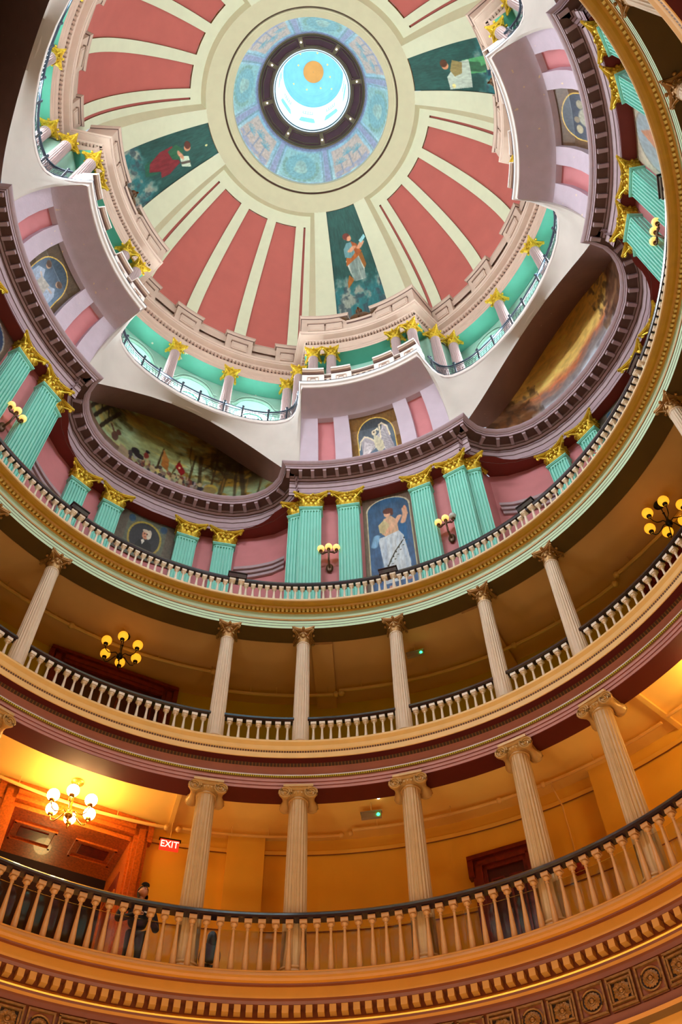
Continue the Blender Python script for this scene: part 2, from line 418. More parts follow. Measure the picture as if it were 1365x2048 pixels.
# --- rose entablature between first and second gallery
m = MB()
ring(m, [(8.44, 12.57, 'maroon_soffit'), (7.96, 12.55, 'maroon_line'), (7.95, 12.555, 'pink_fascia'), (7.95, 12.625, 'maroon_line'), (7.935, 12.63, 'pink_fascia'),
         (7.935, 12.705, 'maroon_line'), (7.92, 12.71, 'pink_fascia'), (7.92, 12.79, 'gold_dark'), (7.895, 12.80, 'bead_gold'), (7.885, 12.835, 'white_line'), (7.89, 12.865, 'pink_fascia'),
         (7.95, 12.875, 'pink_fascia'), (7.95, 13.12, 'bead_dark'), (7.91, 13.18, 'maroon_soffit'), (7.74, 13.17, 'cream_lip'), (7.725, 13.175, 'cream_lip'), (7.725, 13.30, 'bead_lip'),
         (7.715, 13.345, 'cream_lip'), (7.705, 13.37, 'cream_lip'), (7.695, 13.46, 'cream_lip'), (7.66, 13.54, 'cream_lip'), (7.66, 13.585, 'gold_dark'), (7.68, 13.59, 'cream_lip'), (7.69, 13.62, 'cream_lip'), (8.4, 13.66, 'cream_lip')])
struct('trim_2', m, 'rose entablature ring with gold bead line and cream lip between the two colonnades')
m = MB(); ring(m, [(8.3, 13.62, 'olive_wall'), (10.7, 13.62, 'olive_wall')], 96); struct('floor.002', m, 'floor of the second gallery')
m = MB(); ring(m, [(8.36, 17.42, 'olive_ceiling'), (8.37, 17.5, 'olive_ceiling'), (10.6, 17.5, 'olive_ceiling')], 144)
struct('ceiling_second_gallery', m, 'tan plaster ceiling of the middle gallery')
m = MB(); wall_ring(m, 10.55, 13.6, 17.5, 'olive_wall'); struct('wall_second_gallery', m, 'olive yellow back wall of the middle gallery')
for ps in (-13.1, 13.1, 76.9, -76.9, 103.1, -103.1):
    m = MB().mat('olive_ceiling'); m.rbox(9.45, ps, 17.42, .52, 2.2, .16)
    struct('beam', m, 'broad shallow ceiling beam of the middle gallery near %s' % where(ps)[0])

# --- mint and gold entablature carrying the top balustrade
m = MB()
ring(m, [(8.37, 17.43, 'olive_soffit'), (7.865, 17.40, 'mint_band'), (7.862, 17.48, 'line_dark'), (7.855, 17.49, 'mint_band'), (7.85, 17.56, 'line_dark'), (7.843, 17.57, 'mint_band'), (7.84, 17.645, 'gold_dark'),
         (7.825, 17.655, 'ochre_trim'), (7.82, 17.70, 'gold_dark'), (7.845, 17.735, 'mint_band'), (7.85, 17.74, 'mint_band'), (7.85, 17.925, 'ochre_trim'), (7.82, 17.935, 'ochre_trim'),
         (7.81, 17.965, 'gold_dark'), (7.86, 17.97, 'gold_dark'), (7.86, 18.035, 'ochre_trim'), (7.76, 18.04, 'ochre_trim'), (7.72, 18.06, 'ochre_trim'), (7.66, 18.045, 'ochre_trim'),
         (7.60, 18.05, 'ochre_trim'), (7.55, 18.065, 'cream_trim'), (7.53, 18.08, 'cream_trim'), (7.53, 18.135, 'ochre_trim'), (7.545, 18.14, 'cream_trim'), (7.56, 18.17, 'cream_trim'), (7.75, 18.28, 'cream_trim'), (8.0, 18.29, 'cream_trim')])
trim3 = struct('trim_3', m, 'mint and gold entablature ring with small dentils under the top balustrade')
m = MB().mat('ochre_dentil')
for k in range(468): m.rbox(7.805, 360*k/468, 18.0, .058, .09, .075)
m.obj('dentil_band', trim3, None, kind='stuff')
m = MB(); ring(m, [(7.75, 18.285, 'cream_trim'), (10.5, 18.285, 'cream_trim')], 144)
struct('floor.003', m, 'floor of the top balustraded gallery')

# --- wall behind the pilasters and main mauve entablature
W_half = [(8.6, p) for p in np.linspace(0, 18, 9)]+[(8.93, 19.3), (9.4, 19.7), (9.72, 22.6), (9.95, 26), (10.12, 29.5), (10.24, 33), (10.32, 37), (10.37, 45)]
def wR(a): a = abs(a) % 90; a = min(a, 90-a); return float(np.interp(a, [h[1] for h in W_half], [h[0] for h in W_half]))
m = MB(); sweep(m, rpt(quarter(W_half)), [(0, 18.28, 'pink_wall'), (0, 24.10, 'pink_wall')])
m.mat('oxblood'); ps_ = np.linspace(0, 360, 361)[:-1]
def inR(a): a = abs(a) % 90; a = min(a, 90-a); return 8.2 if a < 18 else kR(min(45, max(a, 22.6)))+.58 if a > 23 else 8.2+(kR(23)+.58-8.2)*(a-18)/5
def kR(psi45): return float(np.interp(psi45, [h[1] for h in K_half], [h[0] for h in K_half]))
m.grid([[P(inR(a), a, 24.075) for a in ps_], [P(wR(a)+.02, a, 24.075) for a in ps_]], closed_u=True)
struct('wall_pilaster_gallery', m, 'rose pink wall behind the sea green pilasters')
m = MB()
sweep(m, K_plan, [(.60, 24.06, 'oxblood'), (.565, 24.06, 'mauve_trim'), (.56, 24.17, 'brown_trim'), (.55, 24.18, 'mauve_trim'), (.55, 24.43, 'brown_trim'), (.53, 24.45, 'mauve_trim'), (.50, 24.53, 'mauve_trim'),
                  (.48, 24.56, 'brown_trim'), (.48, 24.62, 'mauve_trim'), (.55, 24.64, 'mauve_trim'), (.55, 24.80, 'brown_trim'), (.52, 24.83, 'mauve_trim'), (.47, 24.87, 'brown_trim'), (.45, 24.90, 'mauve_trim'), (.43, 24.97, 'brown_trim'),
                  (.15, 24.97, 'brown_trim'), (.14, 24.94, 'mauve_trim'), (.13, 24.94, 'mauve_trim'), (.13, 25.04, 'brown_trim'), (.115, 25.055, 'mauve_trim'), (.10, 25.08, 'mauve_trim'), (.06, 25.10, 'mauve_trim'), (.02, 25.14, 'mauve_trim'), (0, 25.17, 'mauve_trim'), (0, 25.20, 'mauve_trim'), (.9, 25.2, 'mauve_trim')])
trim4 = struct('trim_4', m, 'mauve main entablature with block modillions, breaking round piers and bays')
mo = MB().mat('mauve_trim'); mo.box((0, .01, -.01), (.105, .02, .105)); mo.box((0, .145, 0), (.10, .26, .09)); mo.box((0, .02, .045), (.125, .06, .03)); mm = mo.mesh('modillion')
p = np.array(K_plan); q = np.roll(p, -1, 0); seg = np.linalg.norm(q-p, axis=1); cum = np.concatenate([[0], np.cumsum(seg)]); tot = cum[-1]; dirs = offset_dirs(K_plan, True)
NMOD = 164
for k in range(NMOD):
    s = tot*(k+.5)/NMOD; i = int(np.searchsorted(cum, s)-1); f = (s-cum[i])/seg[i]
    pt = p[i]*(1-f)+q[i]*f; e = (q[i]-p[i])/seg[i]; nrm = np.array([-e[1], e[0]])
    rr = math.hypot(*pt)
    if abs(np.dot(nrm, pt/rr)) < .3: continue
    o = link('modillion', mm, trim4); o.location = (*(pt+nrm*.165), 24.91); o.rotation_euler = (0, 0, math.atan2(-nrm[0], nrm[1]))

# --- upper pier walls that cove forward, with recessed panels
FP = [(7.80, 25.19), (7.76, 25.7), (7.68, 26.2), (7.5, 26.75), (7.2, 27.18), (6.9, 27.34), (6.6, 27.40), (6.22, 27.42)]
RP = [(7.97, 25.19), (7.92, 25.75), (7.83, 26.3), (7.65, 26.85), (7.37, 27.18)]
EPn = [(7.97, 25.19), (7.93, 25.7), (7.85, 26.25), (7.66, 26.82), (7.36, 27.18)]
for k in range(4):
    c = 90*k; MW = 'mauve_peel' if k in (1, 3) else 'mauve_wall'; m = MB().mat(MW)
    strips = [(-18.2, -13.9, 0), (-13.9, -9.8, 1), (-9.8, -5.9, 0), (-5.9, 6.1, 2), (6.1, 9.8, 0), (9.8, 13.9, 1), (13.9, 18.2, 0)]
    for a, b, kind in strips:
        ps = np.linspace(c+a, c+b, 7)
        m.mat(MW)
        if not kind: m.grid([[P(R, s, z) for s in ps] for R, z in FP[:5]])
        m.grid([[P(R, s, z) for s in ps] for R, z in FP[4:]])
        if kind:
            back = RP if kind == 1 else EPn
            for s in (c+a, c+b): m.grid([[P(R, s, z) for R, z in FP[:5]], [P(R, s, z) for R, z in back]])
            m.grid([[P(7.2, s, 27.18) for s in ps], [P(back[-1][0], s, 27.18) for s in ps]])
    w = struct('wall_pier', m, 'mauve coved upper wall of ' + PIER[k])
    for a, b in ((-13.9, -9.8), (9.8, 13.9)):
        r = MB().mat('pink_wall'); ps = np.linspace(c+a, c+b, 6); r.grid([[P(R, s, z) for s in ps] for R, z in RP]); r.obj('pink_panel', w, 60)
# --- bays: white coved wall, niche soffit
BT = [26.8, 26.2, 25.4, 24.5, 23.5, 22, 20.5, 18, 15, 10, 5, 0]
TP = [(6.22, 18.9), (6.75, 19.15), (7.05, 19.5), (7.3, 20.3), (7.45, 21.4), (7.55, 23), (7.63, 25), (7.69, 27.5), (7.72, 30.5), (7.73, 35.3), (7.73, 40), (7.73, 45)]
def arch_pt(t):
    a = abs(t)
    if a >= 23: return 7.95-(a-23)/3.8*.16, 25.19
    return 8.07-.12*(a/23)**6, 27.47-.0043*a*a
def mural_z(t): a = abs(t); return max(25.19, 28.8-.0062*a*a-2.9e-6*a**4)
def kR(psi45):
    xs = [h[1] for h in K_half]; ys = [h[0] for h in K_half]; return float(np.interp(psi45, xs, ys))
for k in range(4):
    c = 90*k; m = MB().mat('white_wall'); cols = []
    full = [(t, tp) for t, tp in zip(BT, TP)]
    seq = [(-t, tp[0], -(45-tp[1])) for t, tp in full]+[(t, tp[0], 45-tp[1]) for t, tp in reversed(full[:-1])]
    for t, R1, t1 in seq:
        R0, z0 = arch_pt(t); A, B_ = P(R0, c+45+t, z0), P(R1, c+45+t1, 27.42); w = max(0, (abs(t)-24.5)/2.3)**1.0
        col = []
        for v in np.linspace(0, 1, 9):
            q_ = A.lerp(B_, v)
            if w > 0:
                s_ = v*7; i = min(6, int(s_)); f = s_-i; Rf = FP[i][0]*(1-f)+FP[i+1][0]*f; zf = FP[i][1]*(1-f)+FP[i+1][1]*f
                sd = (1 if t > 0 else -1); q2 = P(Rf, c+45+sd*26.8, zf); q_ = q_.lerp(q2, min(1, w))
            bulge = .10*sin(pi*v)*(1-min(1, w))
            d_ = Vector((q_.x, q_.y, 0)).normalized(); q_ = q_+d_*bulge*.6
            col.append(q_)
        cols.append(col)
    m.grid([[cl[j] for cl in cols] for j in range(9)])
    struct('wall_bay', m, 'white coved wall over ' + BAY[k])
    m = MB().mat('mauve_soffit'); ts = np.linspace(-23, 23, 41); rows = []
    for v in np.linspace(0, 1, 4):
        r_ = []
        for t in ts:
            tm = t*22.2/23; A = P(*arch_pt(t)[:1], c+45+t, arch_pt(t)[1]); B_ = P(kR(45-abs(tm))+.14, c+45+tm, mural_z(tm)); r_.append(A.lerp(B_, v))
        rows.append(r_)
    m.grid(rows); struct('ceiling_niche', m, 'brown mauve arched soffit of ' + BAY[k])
m = MB(); sweep(m, B_plan, [(.4, 27.74, 'white_ledge'), (0, 27.74, 'iron_blue'), (-.012, 27.72, 'iron_blue'), (0, 27.70, 'white_ledge'), (.01, 27.56, 'white_ledge'), (.06, 27.53, 'white_ledge'), (.10, 27.46, 'white_ledge'), (.22, 27.42, 'white_ledge')])
struct('trim_5', m, 'white ledge of the high balcony round piers and bays')
m = MB()
for k in range(4):
    ring(m, [(6.3, 27.73, 'white_ledge'), (7.75, 27.73, 'white_ledge')], 96, 90*k-19, 90*k+19); ring(m, [(7.75, 27.73, 'white_ledge'), (8.02, 27.75, 'white_ledge'), (8.02, 28.22, 'white_ledge'), (8.72, 28.22, 'white_ledge')], 96, 90*k+21, 90*k+69)
struct('floor.004', m, 'floor of the high arcaded gallery')

# --- high gallery wall with arched windows
wins = []
def uR(p):
    p = abs(p) % 90; p = min(p, 90-p)
    if p < 19: return 7.66
    return 7.66+(8.98-7.66)*min(1, (p-19)/3)
for k in range(4):
    for d_ in (-15, 0, 15):
        c = 90*k+45+d_; c = (c+180) % 360-180; wins.append(c)
hw = 4.5
def arch_top(c): return lambda p: 30.75+.75*math.sqrt(max(0, 1-((p-c)/hw)**2))
m = MB(); wall_ring(m, 9, 29.2, 32.05, 'mint_wall', [(c-hw, c+hw, 29.4, arch_top(c)) for c in wins], 240, uR); wall_ring(m, 9, 27.74, 29.2, 'mint_wall', [(c-25.5, c+25.5, 27.74, 29.2) for c in (45, 135, -45, -135)], 240, uR)
for c in wins:                               # reveals
    m.mat('mint_wall'); pts = [(c-hw, 29.4)]+[(p_, arch_top(c)(p_)) for p_ in np.linspace(c-hw, c+hw, 17)]+[(c+hw, 29.4)]
    m.grid([[P(8.98, a, z) for a, z in pts], [P(9.4, a, z) for a, z in pts]])
struct('wall_high_gallery', m, 'mint wall of the high gallery with round-headed windows')
for i, c in enumerate(sorted(wins)):
    m = MB().mat('lit_window'); th = np.linspace(c-hw, c+hw, 17)
    m.grid([[P(9.38, p_, 29.4) for p_ in th], [P(9.38, p_, arch_top(c)(p_)) for p_ in th]])
    w = m.obj('window_%d' % (i+1), None, None, label='round-headed daylight window of the high gallery in %s, %s clockwise' % (where(c)[0], {-15: 'first', 0: 'second', 15: 'third'}[int(round(((c % 90)-45)))]), cat='window', kind='structure')
    f = MB().mat('mint_wall')
    f.tube([P(8.96, p_, arch_top(c)(p_)+.10) for p_ in np.linspace(c-hw*1.12, c+hw*1.12, 15)], .05); f.tube([P(8.95, p_, arch_top(c)(p_)+.30) for p_ in np.linspace(c-hw*1.3, c+hw*1.3, 15)], .035); f.obj('archivolt', w, 50)
    g = MB().mat('mint_soffit')
    for p_ in np.linspace(c-hw, c+hw, 4)[1:-1]: g.tube([P(9.34, p_, 29.4), P(9.34, p_, 30.9)], .03, 4)
    for z in (29.45, 30.0, 30.7): g.tube([P(9.34, p_, z) for p_ in np.linspace(c-hw, c+hw, 5)], .025, 4)
    g.tube([P(9.34, c+hw*.55*cos(t), 30.75+.42*sin(t)) for t in np.linspace(0, pi, 9)], .03, 4)
    g.obj('window_frame', w, None)

# --- upper entablature
m = MB()
sweep(m, U_plan, [(1.12, 32.02, 'mint_soffit'), (.48, 32.0, 'tan_stone'), (.47, 32.12, 'tan_stone'), (.455, 32.13, 'tan_stone'), (.455, 32.24, 'tan_stone'), (.42, 32.27, 'tan_stone'), (.43, 32.31, 'tan_stone'),
                  (.43, 32.52, 'tan_stone'), (.40, 32.56, 'tan_stone'), (.385, 32.60, 'tan_stone'), (.385, 32.69, 'brown_trim'), (.385, 32.80, 'tan_stone'), (.30, 32.81, 'tan_stone'), (.26, 32.86, 'tan_stone'), (.07, 32.87, 'tan_stone'), (.065, 32.93, 'tan_stone'),
                  (.05, 32.95, 'brown_trim'), (.045, 32.96, 'tan_stone'), (.0, 33.02, 'tan_stone'), (0, 33.06, 'tan_stone'), (.6, 33.1, 'tan_stone')])
trim6 = struct('trim_6', m, 'tan upper entablature with fine dentils below the dome')
m = MB().mat('tan_stone'); p = np.array(U_plan); mdir = offset_dirs(U_plan, True); p = p+mdir*.345; q = np.roll(p, -1, 0); L_ = np.linalg.norm(q-p, axis=1)
for i in range(len(p)):
    n_ = max(1, int(round(L_[i]/.115)))
    for j in range(n_):
        pt = p[i]+(q[i]-p[i])*(j+.5)/n_; a_ = math.atan2(q[i][1]-p[i][1], q[i][0]-p[i][0]); m.box((pt[0], pt[1], 32.745), (.078, .09, .10), a_)
m.obj('dentil_band', trim6, None, kind='stuff')

# --- attic under the dome
m = MB(); steps = [(20.2, 26.5), (33.3, 41.0), (49.0, 56.7), (63.5, 69.8)]
pl = []
for k in range(4):
    c = 90*k; h = [(6.64, c+s) for s in np.linspace(-19.5, 19.5, 25)]
    h += [(8.14, c+19.9)] if False else []
    bay = []
    for a, b in steps: bay += [(8.14, c+a)]+[(7.91, c+s) for s in np.linspace(a, b, 5)]+[(8.14, c+b)]
    pl += h+bay
A_plan = rpt(pl)
full = [(0.0, 33.06, 'tan_stone'), (0.0, 34.42, 'brown_trim'), (-.03, 34.44, 'tan_stone'), (-.05, 34.50, 'tan_stone'), (-.08, 34.56, 'brown_trim'), (-.08, 34.58, 'tan_stone'), (-.08, 34.64, 'tan_stone'), (.2, 34.64, 'tan_stone')]
for k in range(4):
    c = 90*k
    for sgn in (-1, 1):                      # pier halves either side of the emblem notch
        a, b = (c-19.5, c-4.3) if sgn < 0 else (c+4.3, c+19.5)
        plan = rpt(([(7.6, a)] if sgn < 0 else [(7.6, a)])+[(6.64, s) for s in np.linspace(a, b, 12)]+[(7.9, b+(.6 if sgn > 0 else 0))]) if True else None
        sweep(m, plan, full, closed=False)
    plan = rpt([(6.64, s) for s in np.linspace(c-4.3, c+4.3, 7)])
    sweep(m, plan, [(0, 33.06, 'tan_stone'), (0, 33.62, 'brown_trim'), (-.05, 33.66, 'tan_stone'), (-.08, 33.74, 'tan_stone'), (-.08, 33.8, 'tan_stone'), (1.0, 33.8, 'tan_stone')], closed=False)
    bp = [(8.14, c+19.2)]
    for a, b in steps: bp += [(8.14, c+a)]+[(7.91, c+s) for s in np.linspace(a, b, 5)]+[(8.14, c+b)]
    bp += [(8.14, c+70.8)]
    sweep(m, rpt(bp), full, closed=False)
trim7 = struct('trim_7', m, 'stepped tan attic parapet under the dome')
for k in range(4):
    for R, a, w in [(7.88, 90*k+37.1, .62), (7.88, 90*k+52.9, .62), (7.88, 90*k+23.3, .5), (7.88, 90*k+66.7, .5), (6.61, 90*k-14.6, .62), (6.61, 90*k-8.6, .62), (6.61, 90*k+8.6, .62), (6.61, 90*k+14.6, .62)]:
        b = MB().mat('tan_stone'); b.box((0, 0, 0), (w, .10, .62)); b.box((0, -.04, .0), (w*.82, .06, .44)); b.mat('brown_trim'); b.box((0, -.01, .33), (w*1.06, .10, .03)); b.mat('tan_stone'); b.box((0, -.03, .37), (w*1.1, .14, .05))
        place(b.obj('raised_panel', trim7, None), R, a, 33.45)

# --- dome
RB, RPr = 8.05, 7.78
def sph(rho, R): return 34.4+math.sqrt(max(0, rho*rho-R*R))
def Rs(R0, R1, n=15):
    a0, a1 = math.acos(min(1, R0/RB)), math.acos(R1/RB); return [RB*cos(a) for a in np.linspace(a0, a1, n)]
def edge(e0, e1, R): f = (R-4.9)/(8.0-4.9); return e0+(e1-e0)*f
EDG = [(24.8, 23.6), (35.2, 35.7), (39.8, 39.2), (50.2, 50.8), (54.8, 54.3), (65.2, 66.4)]
dome = empty('ceiling_dome', 'coffered cream dome with pink panels between eight ribs groups and green figure panels', 'architecture', kind='structure')
m = MB().mat('cream_dome'); Rlow = Rs(8.05, 4.9, 19); ring(m, [(8.04, 33.9, 'tan_stone'), (8.05, 34.42, 'tan_stone')], 144); m.mat('cream_dome')
for k in range(4):
    c = 90*k
    ribs = [((17.5, 17.5), (19.9, 19.7)), ((20.9, 20.6), EDG[0]), (EDG[1], EDG[2]), (EDG[3], EDG[4]), (EDG[5], (69.1, 69.4)), ((70.1, 70.3), (72.5, 72.5))]
    for e0, e1 in ribs:
        m.grid([[P(R, c+edge(*e0, R)*(1-f)+edge(*e1, R)*f, sph(RB, R)) for f in np.linspace(0, 1, 4)] for R in Rlow])
    m.grid([[P(R, c+s, sph(RB, R)) for s in np.linspace(17.5, 72.5, 28)] for R in np.linspace(4.9, 4.5, 4)])
    # top of slit closes
    for sgn, c2 in ((1, c), (-1, c+90)):
        s1, s2 = (c2+sgn*15.2, c2+sgn*17.5)
        m.mat('crown_cream'); m.grid([[P(R*RPr/RB if False else R, s1, sph(RPr, R)) for R in np.linspace(7.6, 4.284, 16)], [P(R, s2, sph(RB, R)) for R in np.linspace(7.9, 4.5, 16)]]); m.mat('cream_dome')
    m.mat('crown_cream'); m.grid([[P(4.284, s, sph(RPr, 4.284)) for s in np.linspace(c+15.2, c+74.8, 30)], [P(4.5, s, sph(RB, 4.5)) for s in np.linspace(c+17.5, c+72.5, 30)]]); m.mat('cream_dome')
    # pier gore with the mural recess
    for a, b in ((-15.2, -8.35), (8.35, 15.2)):
        m.grid([[P(R, c+s, sph(RPr, R)) for s in np.linspace(a, b, 5)] for R in np.linspace(7.6, 4.27, 16)])
for R0, R1 in ((4.284, 3.62),): m.mat('crown_cream'); m.grid([[P(R, s, sph(RPr, R)) for s in np.linspace(0, 360, 145)[:-1]] for R in np.linspace(R0, R1, 5)], closed_u=True)
ring(m, [(3.62, sph(RPr, 3.62), 'crown_cream'), (3.61, sph(RPr, 3.62)+.05, 'brown_trim'), (3.57, 41.45, 'crown_cream'), (3.53, 41.36, 'crown_cream'), (3.47, 41.37, 'crown_cream'), (3.44, 41.40, 'crown_cream'), (3.23, 41.36, 'crown_cream'), (3.22, 41.6, 'lantern_white')], 144)
m.obj('dome_shell', dome, 30)
for k in range(4):
    c = 90*k
    for e0, e1 in ((EDG[0], EDG[1]), (EDG[2], EDG[3]), (EDG[4], EDG[5]), ((19.9, 19.7), (20.9, 20.6)), ((69.1, 69.4), (70.1, 70.3))):
        b = MB().mat('pink_dome'); rr = Rlow; dz = .09
        b.grid([[P(R+dz*.6, c+edge(*e0, R)*(1-f)+edge(*e1, R)*f, sph(RB, R)+dz*.7) for f in np.linspace(0, 1, 4)] for R in rr])
        b.mat('gold_dark')
        for e in (e0, e1): b.grid([[P(R, c+edge(*e, R), sph(RB, R)) for R in rr], [P(R+dz*.6, c+edge(*e, R), sph(RB, R)+dz*.7) for R in rr]])
        R = 4.9; b.grid([[P(R, c+edge(*e0, R)*(1-f)+edge(*e1, R)*f, sph(RB, R)) for f in (0, .5, 1)], [P(R+dz*.6, c+edge(*e0, R)*(1-f)+edge(*e1, R)*f, sph(RB, R)+dz*.7) for f in (0, .5, 1)]])
        b.obj('pink_panel', dome, 40)

# --- lantern over the oculus
m = MB()
ring(m, [(3.22, 41.55, 'lantern_white'), (3.3, 41.75, 'lantern_white')], 96)
ring(m, [(2.36, 44.28, 'coffer_rib'), (2.30, 44.30, 'coffer_rib'), (2.26, 44.26, 'coffer_rib'), (2.22, 44.40, 'coffer_plum'), (1.80, 44.62, 'coffer_rib'), (1.72, 44.60, 'coffer_plum'), (1.70, 44.68, 'lantern_white'), (1.66, 44.7, 'iron_blue'), (1.62, 44.75, 'lantern_white'), (1.55, 45.2, 'lantern_wall_glow'), (1.46, 49.3, 'lantern_blue')], 72)
ns = [(1.46*cos(a), 49.3+1.15*sin(a)) for a in np.linspace(0, pi/2, 9)]
ring(m, [(max(r, .01), z, 'lantern_blue') for r, z in ns], 48)
lant = struct('ceiling_lantern', m, 'white and pale blue cupola above the oculus with a plum coffered ring')
for k in range(8):
    b = MB().mat('coffer_rib'); a = 45*k-4
    b.grid([[P(R, a+s, z-.03) for s in (-2.6, 0, 2.6)] for R, z in ((2.24, 44.38), (1.78, 44.62))]); b.obj('rib', lant, None)
    b = MB().mat('coffer_rib'); pts = [P(2.16, a+5, 44.40), P(2.16, a+22.5, 44.40), P(2.16, a+40, 44.40), P(1.86, a+40, 44.56), P(1.86, a+22.5, 44.56), P(1.86, a+5, 44.56)]
    b.tube(pts, .02, 4, closed=True); b.obj('coffer_frame', lant, None)
    b = MB().mat('mint_wall'); R_ = 1.50
    for s in np.linspace(-9, 9, 5): b.tube([P(R_, a+22.5+s, 47.6), P(R_, a+22.5+s, 48.6)], .03, 4)
    for z in (47.6, 48.1, 48.6): b.tube([P(R_, a+22.5+s, z) for s in (-9, 0, 9)], .03, 4)
    b.mat('lantern_blue'); b.rbox(R_+.0, a+22.5, 46.3, .75, .03, .9); b.obj('window_grille', lant, None)
b = MB().mat('disc_orange'); b.lathe([(.01, 0), (.5, 0), (.5, .05)], 32, (0, 0, 50.36)); b.obj('sun_disc', lant, None, label='round orange disc painted at the cupola centre')
b = MB().mat('star_gold')
for r, a in [(.8, 10), (.85, 60), (.78, 100), (.9, 150), (1.05, 200), (.8, 230), (1.1, 280), (.85, 320), (1.15, 35), (1.2, 120)]:
    z = 49.3+1.15*math.sqrt(max(0, 1-(r/1.46)**2))-.03; p0 = P(r, a, z); ptl = [(p0[0]+(.07 if i % 2 == 0 else .028)*cos(i*pi/5), p0[1]+(.07 if i % 2 == 0 else .028)*sin(i*pi/5), p0[2]) for i in range(10)]
    b.add(ptl, [tuple(range(10))])
b.obj('painted_star', lant, None, kind='stuff')
b = MB(); ring(b, [(3.27, 41.62, 'cove_glow'), (3.34, 41.66, 'cove_glow'), (3.34, 41.72, 'cove_glow')], 96)
b.obj('cove_light', None, None, label='thin cool cove light ringing the oculus rim', cat='light')
for a in (-4, 41, 86, 131, 176, 221, 266, 311):
    b = MB().mat('spot_lamp'); p0 = P(2.03, a, 44.42); b.ball(p0, .035, 8, 5)
    b.obj('pin_light', None, None, label='tiny white pin light on the plum cupola ring, %s clockwise from farthest' % ORD[int((a+4)/45)], cat='light', group='pin lights on the cupola ring')

# ================================================================== COLUMNS, CAPITALS, BALUSTRADES
def fluted_shaft(mb, r0, r1, z0, z1, n=20, rows=6):
    R_ = []
    for i in range(rows+1):
        f = i/rows; r = r0+(r1-r0)*f; z = z0+(z1-z0)*f; ring_ = []
        for k in range(n):
            for q_, dep in ((0, 1), (.18, 1), (.34, .93), (.59, .90), (.84, .93)):
                a = 2*pi*(k+q_)/n; d = dep if 0 < i < rows else 1
                ring_.append((r*d*cos(a), r*d*sin(a), z))
        R_.append(ring_)
        if i == 0: R_.append([(x*1, y*1, z0+.05) for x, y, _ in ring_])
    # flute ends: repeat rows so flutes start just inside the ends
    mb.grid(R_, closed_u=True)
def leaf(mb, base, out, side, h, w, curl):
    """acanthus leaf: base point, outward and sideways unit vectors"""
    prof = [(0, 0, .75), (.02, .35, 1.0), (.03, .65, 1.05), (.32, .95, .9), (.75, 1.0, .7), (1.0, .80, .35)]
    rows = []
    for ox, oz, ww in prof:
        c = Vector(base)+out*(curl*ox)+Vector((0, 0, h*oz))
        rows.append([c-side*w*ww*.5, c-side*w*ww*.25+out*.10*w, c+out*.0, c+side*w*ww*.25+out*.10*w, c+side*w*ww*.5])
    mb.grid(rows)
